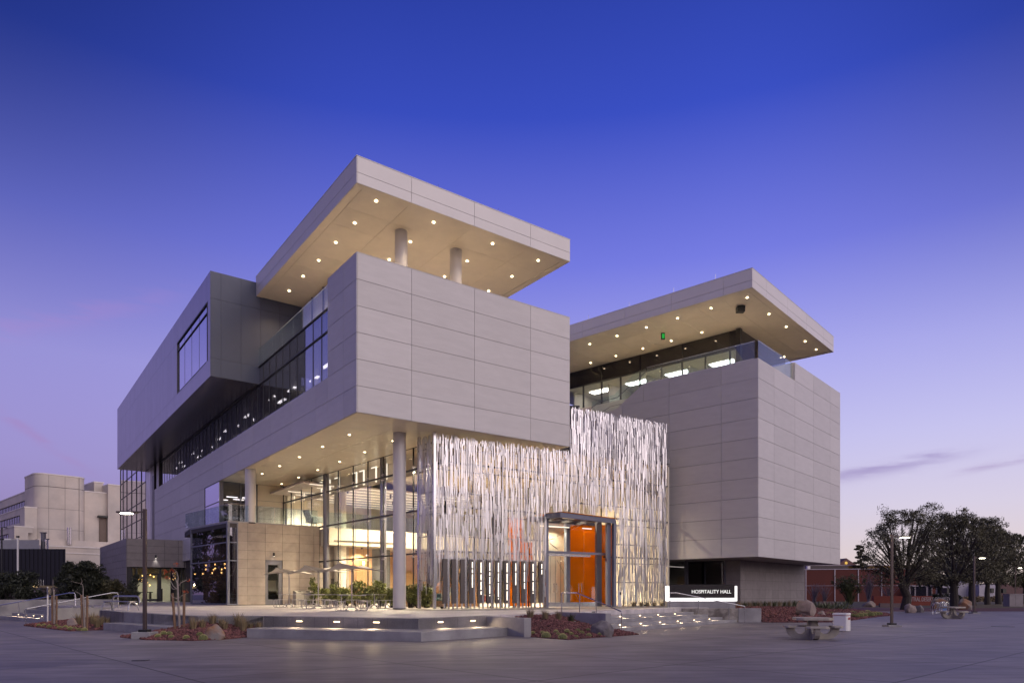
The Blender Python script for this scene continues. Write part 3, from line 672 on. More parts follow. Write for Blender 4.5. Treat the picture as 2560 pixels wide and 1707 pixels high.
for (bx_, by_) in [(1283, 335), (1407, 330), (1452, 200), (1452, 262), (1548, 320), (1570, 268), (1595, 248), (1592, 188), (1693, 315), (1697, 260), (1745, 180), (1747, 240), (1845, 248), (1855, 305), (1900, 160)]:
    s = r5(bx_, by_); 
    # pendants hang 1.3 to 2.4 m behind the glass
    dpth = 1.0 + random.random() * .9
    basept = off(C0, (SG[1], -SG[0]), dpth) ; t_, q_ = on(s[0], basept, SG)
    z_ = zat(s[1], q_[1])
    o = MB().ball((q_[0], q_[1], z_), .055, 10, 7, (1, 1, 1.25)).build('pendant_bulb', M['emit_warm'], BLD)
    MB().tube([(q_[0], q_[1], z_ + .06), (q_[0], q_[1], 5.98)], .006, 5).build('pendant_cord', M['black'], o)
point('pendant_lamp', (*off(off(C0, SG, 2.5), (SG[1], -SG[0]), 1.7), 3.9), 40, (1, .62, .28), BLD)
point('pendant_lamp', (*off(off(C0, SG, .5), (SG[1], -SG[0]), 1.6), 4.3), 25, (1, .75, .4), BLD)
# second level glass railing on stone box
r_ = MB(); pts = [off(E0, SG, 1.2), off(C0, (.35, -1), .0), off(S1, SD, -.1)]
for i in range(2):
    a, b = pts[i], pts[i + 1]; l = math.hypot(b[0] - a[0], b[1] - a[1]); n = max(1, round(l / 1.5))
    for k_ in range(n):
        p_ = (a[0] + (b[0] - a[0]) * (k_ + .01) / n, a[1] + (b[1] - a[1]) * (k_ + .01) / n); q_ = (a[0] + (b[0] - a[0]) * (k_ + .985) / n, a[1] + (b[1] - a[1]) * (k_ + .985) / n)
        r_.wall(p_, q_, .015, 6.43, 7.5)
ro = r_.build('glass_railing', M['glass_rail'], BLD)
MB().wall(pts[0], pts[1], .03, 7.501, 7.52).wall(pts[1], pts[2], .03, 7.501, 7.52).build('rail_cap', M['steel'], ro)
# level-2 wall behind terrace: dark glass + cream panels
g2 = MB(); g2.fbox(LF, .1, 2.7, 24.6, 24.62, 6.42, 10.0); g2o = g2.build('window', M['glass_dark'], BLD)
f2 = MB(); 
for a in (.0, 1.5, 2.68): f2.fbox(LF, a, a + (.28 if a == 0 else .08), 24.53, 24.66, 6.42, 10.0)
for z in (6.42, 8.45, 9.94): f2.fbox(LF, .0, 2.7, 24.54, 24.65, z, z + .06)
f2.build('window_frame', M['frame'], g2o)
w2 = MB(); panels(w2, LF, 24.6, 'a', [2.78, 4.9], [6.42, 7.4, 8.78, 10.0], -1); w2.build('wall_cladding', M['soffit'], BLD)
MB().fbox(LF, 2.78, 4.9, 24.6, 24.9, 6.4, 10.05).build('wall_core', M['core'], BLD)
bw = MB().fbox(LF, -.02, .0, 24.62, 28.9, 6.42, 10.0).build('window', M['glass_mirror'], BLD)
bf = MB(); bf.fbox(LF, -.05, .03, 24.6, 28.95, 8.45, 8.5); bf.fbox(LF, -.05, .03, 24.6, 28.95, 9.96, 10.02); bf.fbox(LF, -.05, .03, 28.88, 28.96, 6.4, 10); bf.build('window_frame', M['darkframe'], bw)
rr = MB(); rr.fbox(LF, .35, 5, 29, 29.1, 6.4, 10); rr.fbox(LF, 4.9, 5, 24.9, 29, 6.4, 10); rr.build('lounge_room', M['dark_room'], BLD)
for b, a in ((25.6, .8), (26.8, 1.6), (27.6, .6), (26.2, 2.3), (25.4, 1.9)): MB().fbox(LF, a, a + .8, b, b + .12, 9.0, 9.05).build('lounge_light', M['emit_white'], BLD)
# --- low stone volume, far left
V1 = (-29.1, 62.3); VD = (-.855, -.518)
V0 = off(V1, VD, 4.4)      # front corner
VF = Fr(V0, (.855, .518), (-.613, .79)); VS = Fr(V0, (-.613, .79), (.79, .613))
lo = MB()
hz = [3.94, 4.55, 5.15, 5.76, 6.37]
panels(lo, VF, 0, 'a', [0, 1.35, 2.9, 4.0, 4.45], hz, -1, .03)
lo2 = MB(); 
lo.fbox(VF, 4.5, 7.2, -.02, .0, 3.94, 4.5)
panels(lo, VS, 0, 'a', [0, 3.6, 7.2, 10.8, 15], [.9, 1.5, 2.1, 2.72, 3.33, 3.94, 4.55, 5.15, 5.76, 6.37], -1, .03)
lo.build('stone_cladding', M['stone_grey'], BLD)
k = MB(); k.fbox(VF, .02, 7.2, .02, 6, 3.97, 6.35); k.fbox(VS, 0.05, 15, .02, .3, .85, 6.35); k.build('wall_core', M['core'], BLD)
vg = MB().fbox(VF, .1, 7.1, .55, .57, .95, 3.94).build('window', M['glass'], BLD)
vf = MB()
for u, w in ((0, .5), (.75, .12), (1.42, .05), (2.62, .12), (4.3, .1), (5.6, .1), (6.3, .1)): vf.fbox(VF, u, u + w, .45, .65, .95, 3.94)
vf.fbox(VF, 0, 7.1, .42, .66, 3.84, 3.96); vf.fbox(VF, 1.45, 2.62, .46, .62, 3.3, 3.4); vf.fbox(VF, 1.45, 1.65, .44, .62, .95, 3.3); vf.fbox(VF, 2.42, 2.62, .44, .62, .95, 3.3); vf.fbox(VF, 1.45, 2.62, .44, .62, 1.0, 1.2)
vf.build('window_frame', M['darkframe'], vg)
vr = MB(); vr.fbox(VF, .1, 4.3, 4.5, 4.6, .95, 3.95); vr.fbox(VF, .1, .2, .6, 4.5, .95, 3.95); vr.fbox(VF, .1, 7.1, .6, 4.6, .9, .95); vr.build('cafe_wall', mat('cafe_paint', (.62, .62, .52), .7, var=.02), BLD)
MB().fbox(VF, 4.3, 7.1, 2.0, 2.1, .95, 3.95).build('room_wall', M['dark_room'], BLD)
MB().fbox(VF, -.3, 7.2, -.6, .42, .85, .93).build('door_step', M['concrete'], BLD)
spot('cafe_lamp', (*VF.p(1.6, 2.4), 3.85), 120, (1, .93, .72), 150, BLD); spot('cafe_lamp', (*VF.p(3.4, 2.4), 3.85), 120, (1, .93, .72), 150, BLD)
fb_ = MB()
for i in range(12):
    p = VF.p(1.0 + random.random() * 1.7, 1.6 + random.random() * 1.4); fb_.ball((*p, 2.4 + random.random() * 1.2), .045, 8, 5)
fb_.build('pendant_bulb', M['emit_warm'], BLD)
cf_ = MB(); cf_.fbox(VF, .9, 2.4, 2.2, 3.0, 1.75, 1.82); cf_.fbox(VF, 1.0, 1.1, 2.3, 2.9, .95, 1.75); cf_.fbox(VF, 2.2, 2.3, 2.3, 2.9, .95, 1.75); cf_.fbox(VF, 2.6, 2.95, 1.0, 1.6, .95, 2.1); cf_.build('cafe_counter', M['black'], BLD)
q = VF.p(2.2, -.03); sconce(q[0], q[1], 4.75, .5, -.8)
# ================================================================ ATRIUM
G1 = (-5.43, 40.1); GD = (-.6405, .768)       # glass side wall runs back from G1
GF = Fr(G1, GD, (.768, .6405))                # u along back, v inward
gs, ge = -2.9, 19.45
GM = MB(); GX = MB()
RZ = [3.9, 6.34, 8.72]
GM.fbox(GF, gs, 12.85, 0, .02, .84, 6.34); GM.fbox(GF, gs, ge, 0, .02, 6.34, 10.0)
FG = 1.25                                      # front glass behind the screen
GM.fbox(EF, .9, 7.0, FG, FG + .02, .84, 10.0); GM.fbox(EF, 7.0, 12.2, FG, FG + .02, 6.25, 10.0); GM.fbox(EF, 12.2, 17.6, FG, FG + .02, .84, 10.0)
aw = GM.build('curtain_wall', M['glass'], BLD)
ms = [-2.9, -1.15, .35, 2.08, 3.8, 5.75, 7.75, 9.9, 12.2, 14.2, 16.0, 17.9, 19.42]
for i, u in enumerate(ms):
    z0 = .84 if u < 12.9 else 6.42
    GX.fbox(GF, u, u + .035, -.03, .05, z0, 10.0)
GX.fbox(GF, gs, 12.9, -.05, .05, 3.87, 3.95); GX.fbox(GF, gs, 12.9, -.06, .06, 6.30, 6.40); GX.fbox(GF, gs, ge, -.06, .06, 8.68, 8.77); GX.fbox(GF, gs, ge, -.03, .05, 9.97, 10.02)
for u in frange(1.2, 17.4, 1.8):
    zt = 10.0
    if 7.0 < u < 12.1: GX.fbox(EF, u, u + .035, FG - .03, FG + .05, 6.25, zt)
    else: GX.fbox(EF, u, u + .035, FG - .03, FG + .05, .84, zt)
for z in (3.87, 6.30, 8.68): 
    GX.fbox(EF, .9, 7.0, FG - .06, FG + .06, z, z + .09); GX.fbox(EF, 12.2, 17.6, FG - .06, FG + .06, z, z + .09)
GX.fbox(EF, 7.0, 12.2, FG - .06, FG + .06, 6.25, 6.34); GX.fbox(EF, 7.0, 12.2, FG - .06, FG + .06, 8.68, 8.77)
GX.build('window_frame', M['darkframe'], aw)
# spider fittings + tension rods
spd = MB(); rod = MB()
for u in ms[1:-1]:
    p_ = GF.p(u + .25, .28)
    z0 = .9 if u < 12.5 else 6.45
    rod.tube([(*p_, z0), (*p_, 10.0)], .012, 6)
    for z in (3.9, 6.34, 8.72):
        if z < z0: continue
        for dz in (-.16, .16):
            q = GF.p(u - .12, -.04); r_ = GF.p(u + .14, -.04)
            spd.tube([(*q, z + dz), (*r_, z + dz)], .02, 6); spd.ball((*q, z + dz), .035, 6, 4); spd.ball((*r_, z + dz), .035, 6, 4)
        spd.tube([(*GF.p(u + .02, -.02), z - .24), (*GF.p(u + .02, -.02), z + .24)], .025, 6)
        spd.tube([(*GF.p(u + .02, .02), z), (*p_, z)], .02, 6)
spd.build('spider_fitting', M['steel'], aw); rod.build('tension_rod', M['steel'], aw)
# interior shell
poly = [(-3.5, 37.95), (10.3, 46.55), (4.3, 52.8), (2.5, 62), (-11, 68), (-17.7, 55.3)]
MB().prism(poly, .80, .845).build('atrium_floor', M['floor'], BLD)
cei = MB().prism(poly, 10.02, 10.12); cei.build('atrium_ceiling', M['ceiling'], BLD)
MB().prism([EF.p(.4, .9), EF.p(17.5, .9), (9, 50), (0, 66), (-12, 70), (-13, 56)], 10.16, 10.5).build('atrium_roof', M['concrete'], BLD)
aws = MB(); aws.wall((10.3, 46.6), (4.3, 52.9), -.2, .85, 10.02); aws.wall((4.3, 52.9), (2.5, 62), -.2, .85, 10.02); aws.wall((2.5, 62), (-11, 68), -.2, .85, 10.02); aws.wall((-11, 68), (-17.7, 55.4), -.2, 6.4, 10.02)
aws.build('atrium_wall', M['cream'], BLD)
# gallery slab with white fascia
Fq = Fr(px(823, 48.9), (.80, .60), (-.60, .80))
MB().fbox(Fq, 0, 13, 0, 9, 5.03, 6.22).build('gallery_slab', M['cream'], BLD)
gg = MB().fbox(Fq, 0, 13, .1, .12, 6.23, 7.3).build('glass_railing', M['glass_rail'], BLD)
MB().fbox(Fq, .35, 6.0, -.06, -.01, 5.30, 5.37).build('gallery_rail', M['darkframe'], BLD)
MB().fbox(Fq, 2.2, 13, 5.5, 5.7, .85, 5.0).build('wood_wall', M['wood'], BLD)
MB().fbox(SF, 10.0, 11.6, .6, .8, .85, 5.0).build('service_wall', mat('slate_wall', (.10, .11, .12), .6), BLD)
MB().fbox(SF, 7.92, 9.9, .3, .45, .85, 5.0).build('wood_wall', M['wood'], BLD)
# gallery ceiling with linear lights
MB().fbox(Fq, -1.5, 13, 1.0, 12, 9.35, 9.45).build('gallery_ceiling', mat('lilac_ceiling', (.55, .48, .47), .7), BLD)
for k in range(8):
    b = 1.3 + k * 1.45; a0 = -.9 + (k % 3) * 1.1
    MB().fbox(Fq, a0, 12.6, b, b + .04, 9.31, 9.34).build('linear_light', M['emit_strip'], BLD)
sp_ = MB()
# vertical light fins behind the clerestory
r5c = [(1435, .16), (1310, .05), (1150, .06), (1055, .06), (820, .06), (705, .07), (598, .06), (367, .06), (238, .07)]
for xz, w in r5c:
    s_ = 690 + xz / 5.228
    t_, q_ = on(s_, GF.p(0, .9), GD)
    uu = t_
    o = MB()
    o.fbox(GF, uu - w * 1.1, uu + w * 1.1, .86, .92, 8.85, 9.86); o.fbox(GF, uu, uu + .62, .86, .92, 9.80, 9.86)
    o.build('vertical_light', M['emit_strip'], BLD)
MB().fbox(GF, -2, 19.2, 1.5, 1.6, 8.9, 10.0).build('bulkhead', M['ceiling'], BLD)
# inner columns
x, y = px(850.5, 50.5); MB().cyl(x, y, .85, 9.36, .42, 28).build('column', M['cream'], BLD, smooth='auto')
for s_, D in ((816, 49.2), (958, 43.6), (1075, 41)):
    x, y = px(s_, D); MB().cyl(x, y, .85, 10.0, .20, 16).build('column', M['frame'], BLD, smooth='auto')
MB().fbox(SF, 6.5, 7.7, -.12, -.05, 2.1, 2.72).build('wall_screen', M['black'], BLD)
# gallery lounge chair silhouettes
def lchair(x, y, z, rz, m, label, sc=1.0, grp='lounge chairs inside the atrium'):
    t = thing('lounge_chair', label, 'chair', (0, 0, 0), grp)
    MB().box(-.33, .33, -.32, .32, .34, .46).build('seat', m, t, bevel=.04)
    b = MB(); b.add([(-.33, .26, .40), (.33, .26, .40), (.33, .56, 1.05), (-.33, .56, 1.05), (-.33, .36, .36), (.33, .36, .36), (.33, .66, 1.02), (-.33, .66, 1.02)], [(0, 1, 2, 3), (5, 4, 7, 6), (0, 3, 7, 4), (1, 5, 6, 2), (3, 2, 6, 7), (0, 4, 5, 1)])
    b.build('backrest', m, t, bevel=.03)
    MB().box(-.40, -.33, -.3, .4, .3, .66).build('armrest', m, t, bevel=.02); MB().box(.33, .40, -.3, .4, .3, .66).build('armrest', m, t, bevel=.02)
    for a, b_ in ((-.28, -.27), (.28, -.27), (-.28, .3), (.28, .3)): MB().tube([(a, b_, .34), (a * 1.15, b_ * 1.1, 0)], [.022, .014], 6).build('leg', M['wood'], t)
    t.location = (x, y, z); t.rotation_euler.z = rz; t.scale = (sc,) * 3
    return t
teal = mat('teal_fabric', (.05, .11, .12), .8); red = mat('red_fabric', (.28, .03, .04), .8); greyf = mat('grey_fabric', (.22, .25, .24), .8)
x, y = px(788, 51.6); lchair(x, y, 6.42, 2.4, greyf, 'grey swivel lounge chair upstairs behind the glass wall', 1.25)
x, y = px(1079, 41.5); lchair(x, y, .85, 1.0, teal, 'teal armchair behind the left end of the metal screen', 1.2)
x, y = px(1101, 41.8); lchair(x, y, .85, -.6, greyf, 'pale grey armchair behind the metal screen, right of the teal one', 1.1)
x, y = px(1179, 44.5); lchair(x, y, .85, 2.0, red, 'dark red lounge chair seen low through the screen fins')
x, y = px(1212, 45.0); lchair(x, y, .85, -1.2, mat('maroon_fabric', (.12, .02, .025), .8), 'maroon chair seen low through the screen, right of the red one')
# pendant basket lamps
def basket(s_, sy, D, r, label):
    x, y = px(s_, D); z = zat(sy, y)
    t = thing('basket_lamp', label, 'lamp', (x, y, z), 'woven pendant lamps in the atrium')
    mb = MB()
    for k in range(14):
        a = math.pi * 2 * k / 14
        mb.tube([(x + r * math.sin(b_) * math.cos(a), y + r * math.sin(b_) * math.sin(a), z + r * .95 * math.cos(b_)) for b_ in np.linspace(.25, 2.9, 9)], .013, 4, False)
    mb.build('lamp_shade', mat('wicker', (.65, .42, .18), .7), t)
    MB().ball((x, y, z), r * .33, 10, 7, (1, 1, 1.5)).build('bulb', M['emit_warm'], t)
    MB().tube([(x, y, z + r * .9), (x, y, 5.1 if D > 50 else 9.9)], .01, 5).build('cord', M['black'], t)
    point('lamp_glow', (x, y, z), 25, (1, .72, .4), t, .09)
basket(909.2, 1407, 51.5, .33, 'round woven pendant lamp glowing behind the glass wall')
basket(914, 1441, 57.5, .28, 'smaller woven pendant lamp hanging lower behind the first')
# fill lamps and their cans, added to brighten the atrium and gallery
for (u, v, z) in ((1.5, 4, 9.0), (8, 4.0, 9.2), (14.5, 3.0, 9.2)):
    p = GF.p(u, v); o = MB().cyl(p[0], p[1], z, z + .5, .07, 10).build('fill_lamp_can', M['black'], BLD); spot('atrium_fill_lamp', (p[0], p[1], z - .05), 4800, (1, .80, .52), 150, o, .12)
for (a, b, z, P_) in ((1.5, 4.4, 9.2, 4000), (5.5, 5, 9.2, 3300), (9.5, 4.5, 9.2, 1900), (13.5, 4.5, 9.2, 1100), (3.5, 8.5, 9.2, 3200), (9, 9, 9.2, 2400)):
    p = EF.p(a, b); o = MB().cyl(p[0], p[1], z, z + .6, .07, 10).build('fill_lamp_can', M['black'], BLD); spot('atrium_fill_lamp', (p[0], p[1], z - .05), P_, (1, .80, .52), 160, o, .12)
for (a, b) in ((3, 1.2), (8, 2), (5, 4)):
    p = Fq.p(a, b); o = MB().cyl(p[0], p[1], 4.9, 5.02, .07, 10).build('fill_lamp_can', M['black'], BLD); spot('atrium_fill_lamp', (p[0], p[1], 4.85), 700, (1, .82, .55), 140, o, .08)
for (a, b) in ((1.5, 2.5), (6, 2.5), (2.5, 6.5), (8, 6)):
    p = Fq.p(a, b); o = MB().cyl(p[0], p[1], 9.0, 9.34, .07, 10).build('fill_lamp_can', M['black'], BLD); spot('atrium_fill_lamp', (p[0], p[1], 8.95), 2200, (1, .86, .62), 160, o, .06)
# stair of pale wood at the right of the glass wall
wst = MB()
for k in range(14): wst.fbox(EF, 1.2 + k * .30, 1.5 + k * .30, 5.0, 7.5, .85, 1.0 + .17 * k)
wst.build('wood_stair', M['wood'], BLD)

# ================================================================ METAL SCREEN
SCR = MB().fbox(EF, -.07, .07, -.02, .12, .84, 9.95).build('screen_post', M['steel'], BLD)
SI = Fr(P0, (-.636, .771), (.771, .636))      # side return
MB().fbox(SI, 1.50, 1.66, -.02, .12, .84, 9.95).build('screen_post', M['steel'], BLD)
pp = MB()
for e in (2.0, 3.6, 5.3, 7.02, 12.25, 13.9, 16.3): pp.fbox(EF, e - .035, e + .035, .18, .26, .84, 9.9 if e < 8.5 else 12.0)
for e in (8.75, 10.5): pp.fbox(EF, e - .035, e + .035, .18, .26, 6.3, 12.0)
for z in (2.3, 3.45, 4.6, 5.75, 6.9, 8.05, 9.2):
    if z < 6.3: pp.fbox(EF, .05, 7.0, .10, .16, z, z + .06); pp.fbox(EF, 12.3, 16.3, .10, .16, z, z + .06)
    else: pp.fbox(EF, .05, 16.3, .10, .16, z, z + .06)
    pp.fbox(SI, .05, 1.6, .10, .16, z, z + .06)
for z in (10.35, 11.5): pp.fbox(EF, 8.6, 16.3, .10, .16, z, z + .06)
pp.build('screen_frame', M['frame'], BLD)
sl = MB(); rnd = random.Random(11)
def slat_column(fr, e, zlo, zhi, dens):
    z = zlo + rnd.uniform(-.3, .5)
    while z < zhi:
        ln = rnd.choice((.45, .7, 1.0, 1.4, 1.9)) * rnd.uniform(.8, 1.2); z1 = min(z + ln, zhi + rnd.uniform(-.25, .22))
        if z1 - z < .1: break
        mid = (z + z1) / 2
        if rnd.random() < dens(e, mid):
            w = rnd.choice((.014, .018, .022, .028)); d = rnd.uniform(-.08, .06); tw = rnd.gauss(0, .15); tl = rnd.gauss(0, .012)
            cx_, cy_ = fr.p(e + rnd.uniform(-.015, .015), d)
            c_, s_ = math.cos(tw), math.sin(tw)
            ux, uy = fr.u[0] * c_ + fr.v[0] * s_, fr.u[1] * c_ + fr.v[1] * s_; nx, ny = -uy, ux
            t = .005; k = tl
            P = []
            for zz_ in (z, z1):
                dz = (zz_ - mid) * k
                for a, b in ((-w, -t), (w, -t), (w, t), (-w, t)): P.append((cx_ + ux * a + nx * (b + dz), cy_ + uy * a + ny * (b + dz), zz_))
            sl.add(P, [(0, 1, 5, 4), (1, 2, 6, 5), (2, 3, 7, 6), (3, 0, 4, 7), (4, 5, 6, 7), (3, 2, 1, 0)])
        z = z1 + rnd.uniform(-.35, .06)
def dens_front(e, z):
    if z > 8.6: return .96
    if z > 7.4: return .80
    if z > 6.5: return .70 if e < 12.2 else .84
    if z > 4.6: return .76 if e < 12.2 else .90
    return .93 if e < 12.2 else .97
e = .12
while e < 16.3:
    top = 9.72 if e < 8.72 else 12.30
    bot = 1.0
    if e < 1.1: bot = 1.9 + rnd.uniform(-.3, .3)
    elif e < 6.9: bot = 2.3 + rnd.uniform(-.8, .5)
    if 6.95 < e < 12.25: bot = 6.35
    if e > 12.3: bot = .95
    slat_column(EF, e, bot, top, dens_front)
    e += .046 if e < 12.2 else .040
e = .08
while e < 1.62:
    slat_column(SI, e, 2.0 + rnd.uniform(-.3, .4), 9.7, lambda e, z: .80); e += .048
so = sl.build('screen_slats', M['slat'], BLD)
for e in (.8, 2.3, 3.8, 5.3, 13.0, 15.2):      # warm wash lights between glass and screen, at the foot
    p = EF.p(e, .75); o = MB().cyl(p[0], p[1], .84, .95, .09, 12).build('uplight', M['black'], BLD)
    spot('uplight_lamp', (p[0], p[1], .98), 28, (1, .72, .42), 120, o, .05, aim=(0, 0, 1))
# donor fins with lit text dots
for i in range(12):
    s_ = 1118.75 + (1356.8 - 1118.75) * i / 11
    t_, q_ = on(s_, EF.p(0, -.32), eR)
    fx = Fr(q_, (.60, .80), (-.80, .60))
    zt = 3.42
    fo = MB().fbox(fx, -.09, .09, -.20, .20, 1.12, zt)
    # dark wide face to the left-front, bright steel edge on the right
    fo = MB().prism([off(q_, eR, -.24), off(q_, eR, .0), off(off(q_, eR, .0), eN, .10), off(off(q_, eR, -.24), eN, .10)], 1.12, zt)
    f_ = fo.build('donor_fin', M['fin'], BLD)
    MB().prism([off(q_, eR, .005), off(q_, eR, .115), off(off(q_, eR, .115), eN, .10), off(off(q_, eR, .005), eN, .10)], 1.12, zt).build('fin_edge', M['steel'], f_)
    lg = MB()
    for dx in (-.19, .04): lg.prism([off(q_, eR, dx), off(q_, eR, dx + .07), off(off(q_, eR, dx + .07), eN, .08), off(off(q_, eR, dx), eN, .08)], .84, 1.119)
    lg.build('fin_foot', M['steel'], f_)
    if i >= 3:
        dt = MB(); z = zt - .14; ends = [1.95, 1.62, 1.5, 1.35, 1.25, 2.1, 1.95, 1.65, 2.75][i - 3]
        rr2 = random.Random(i * 5)
        word = rr2.randint(4, 9)
        while z > ends:
            if word > 0:
                dt.prism([off(q_, eR, -.085), off(q_, eR, -.045), off(off(q_, eR, -.045), eN, -.004), off(off(q_, eR, -.085), eN, -.004)], z - .04, z); word -= 1; z -= .062
            else: word = rr2.randint(3, 12); z -= .075
        dt.build('fin_lights', M['emit_dot'], f_)
# ---- entry portal
pl, pr = (2.01, 39.95), (6.25, 42.6); pc = (2.81, 39.2)
ZT = 6.2
rfd = MB()
rfd.wall(off(pl, eN, .05), pc, -.16, 5.88, 6.16); rfd.wall(pc, pr, .16, 5.88, 6.16)
rfd.build('portal_beam', M['steel_blue'], BLD)
MB().prism([off(pl, (-1, .3), .05), off(pc, (.1, -1), .08), off(pr, (1, -.3), .06), off(pr, eN, 1.2), off(pl, eN, 1.2)], 6.165, 6.20).build('portal_roof', M['orange'], BLD)
pst = MB()
for q, w in ((pl, .17), (pr, .20)):
    f = Fr(q, eR, eN); pst.fbox(f, -w / 2, w / 2, 0, .22, .84, 6.16 if q == pl else 5.88)
f = Fr(pr, eR, eN)
pst.fbox(f, -.42, -.12, .25, .42, .84, 6.16)
PB = 2.0                                         # back wall of the vestibule
PFm = Fr(pl, eR, eN)
fu = lambda s_, v: on(s_, PFm.p(0, v), eR)[0]
pst.fbox(PFm, fu(1413.7, PB), fu(1423, PB), PB - .1, PB + .15, .84, 6.2); pst.fbox(PFm, fu(1490, PB - .7), fu(1502, PB - .7), PB - .8, PB - .6, .84, 6.2)
pst.fbox(PFm, .1, 5.0, .62, .74, 3.98, 4.12); pst.fbox(PFm, 0, 5.0, PB - .05, PB + .1, 5.9, 6.2)
pst.build('portal_frame', M['steel_blue'], BLD)
rib = MB()
for u in (.9, 2.2, 3.4): rib.fbox(PFm, u, u + .08, -.1, PB, 5.86, 6.0)
rib.build('portal_rib', M['frame'], BLD)
gd = MB()
for u in frange(.12, 4.0, .97)[:-1]: gd.fbox(PFm, u + .006, u + .962, .66, .675, 1.14, 3.82)
gd.fbox(PFm, .12, 4.9, .66, .675, 4.14, 5.9)
gdo = gd.build('entrance_door', M['glass'], BLD)
for u in frange(.12, 4.0, .97)[:-1]: MB().fbox(PFm, u + .006, u + .962, .64, .69, .87, 1.13).build('door_plate', M['steel'], gdo)
MB().fbox(PFm, .12, 3.6, .63, .70, 3.83, 3.96).build('door_header', M['steel'], gdo)
for u in (fu(1384.6, .6), fu(1391.7, .6), fu(1446.5, .6), fu(1454, .6)):
    hd = MB()
    hd.tube([(*PFm.p(u, .58), 1.7), (*PFm.p(u, .58), 2.25)], .018, 8)
    for z in (1.78, 2.17): hd.tube([(*PFm.p(u, .58), z), (*PFm.p(u, .66), z)], .012, 6)
    hd.build('door_handle', M['steel'], gdo)
og = MB(); og.fbox(PFm, fu(1423, PB) + .01, fu(1459.5, PB), PB, PB + .03, .9, 5.95); og.fbox(PFm, fu(1460.5, PB), fu(1492, PB), PB, PB + .03, .9, 5.95); og.fbox(PFm, fu(1502, PB - .35), fu(1530, PB - .35), PB - .35, PB - .32, .9, 5.95)
og.fbox(PFm, -1.7, -.75, 1.4, 1.43, .9, 6.0); og.fbox(PFm, -.7, -.1, 1.4, 1.43, .9, 4.6)
og.build('orange_glass_wall', M['orange'], BLD)
MB().fbox(PFm, fu(1366, PB + .9), fu(1417, PB + .9), PB + .9, PB + 1.0, .86, 6.2).build('vestibule_wall', M['cream'], BLD)
MB().fbox(PFm, fu(1417, PB + .9) + .05, 6.0, PB + 1.6, PB + 1.7, .86, 6.2).build('vestibule_wall', M['cream'], BLD)
vd = MB(); 
for u in (fu(1376, PB + .9), fu(1388, PB + .9), fu(1401, PB + .9)): vd.fbox(PFm, u, u + .012, PB + .885, PB + .90, .95, 4.0)
vd.build('door_seam', M['frame'], BLD)
for z, u0, u1, v in ((5.6, .5, 2.6, 1.4), (5.62, 3.7, 4.4, 1.5)):
    MB().fbox(PFm, u0, u1, v, v + .07, z, z + .05).build('linear_light', M['emit_strip'], BLD)
cab = MB()
for a, b in (((.15, 5.5), (2.0, 4.3)), ((.15, 4.3), (3.8, 5.9)), ((2.0, 4.3), (.15, 5.3)), ((1.9, 3.7), (3.6, 1.2))):
    cab.tube([(*PFm.p(a[0], PB - .25), a[1]), (*PFm.p(b[0], PB - .25), b[1])], .011, 5)
cab.build('brace_rod', M['steel'], BLD)
spot('vestibule_lamp', (*PFm.p(fu(1392, PB + .2), PB + .2), 5.7), 150, (1, .86, .6), 150, BLD, .08); spot('vestibule_lamp', (*PFm.p(fu(1455, PB) + .5, PB + .9), 5.8), 170, (1, .80, .5), 150, BLD, .08); spot('vestibule_lamp', (*PFm.p(4.6, PB + .5), 5.8), 70, (1, .80, .5), 150, BLD, .08)

# ================================================================ RIGHT WING
RZs = [3.9 + 1.216 * i for i in range(11)]           # 3.9 .. 16.06
CS = [0, 2.5, 6.16, 9.82, 13.48, 15.9]
rw = MB()
panels(rw, RF, 0, 'a', CS, RZs, -1, .035)
panels(rw, RF, 0, 'a', CS[2:], [16.06, 17.3], -1, .035)
DS = [-.035, 2.36, 6.05, 9.7, 13.4, 17.1, 21]
panels(rw, RF, 0, 'b', DS, RZs[:9], -1, .035)
panels(rw, RF, 0, 'b', [-.035, 2.36, 6.05, 8.0], RZs[9:], -1, .035)
def poly_bz(mb, fr, a0, a1, pts):                    # prism whose outline is (b,z)
    n = len(pts); vs = [(*fr.p(a0, b), z) for b, z in pts] + [(*fr.p(a1, b), z) for b, z in pts]
    mb.add(vs, [tuple(range(n)), tuple(range(n, 2 * n))[::-1]] + [(i, n + i, n + (i + 1) % n, (i + 1) % n) for i in range(n)])
poly_bz(rw, RF, -.035, 0, [(8.012, 14.85), (10.0, 14.85), (8.012, 16.06)])
poly_bz(rw, RF, -.035, 0, [(6.06, 13.64), (9.69, 13.64), (9.69, 14.84), (6.06, 14.84)]); poly_bz(rw, RF, -.035, 0, [(-.035, 13.64), (2.354, 13.64), (2.354, 14.84), (-.035, 14.84)]); poly_bz(rw, RF, -.035, 0, [(2.366, 13.64), (6.044, 13.64), (6.044, 14.84), (2.366, 14.84)])
poly_bz(rw, RF, -.035, 0, [(9.71, 13.64), (21, 13.64), (21, 14.66), (10.3, 14.66), (9.95, 14.84), (9.71, 14.84)])
rw.fbox(RF, 6.13, 6.16, 0, 2.5, 16.06, 17.3)
rw.build('wall_cladding', M['panel'], BLD)
rk = MB(); rk.fbox(RF, 0, 15.9, 0, 22, 3.94, 13.6); rk.fbox(RF, 0, 15.9, 0, 8.0, 13.6, 16.04); rk.fbox(RF, 3, 15.9, 8.0, 22, 13.6, 16.04); rk.fbox(RF, 0, .3, 8.0, 21, 13.6, 14.64); rk.fbox(RF, 6.16, 15.9, 0, .4, 16.04, 17.28)
rk.build('wall_core', M['core'], BLD)
ru = MB(); soffit(ru, RF, [0, 3.6, 7, 11, 15.88], [0, 2.7], 3.94, .01); soffit(ru, RF, [0, 3.6], frange(2.7, 21, 3.6), 3.94, .01)
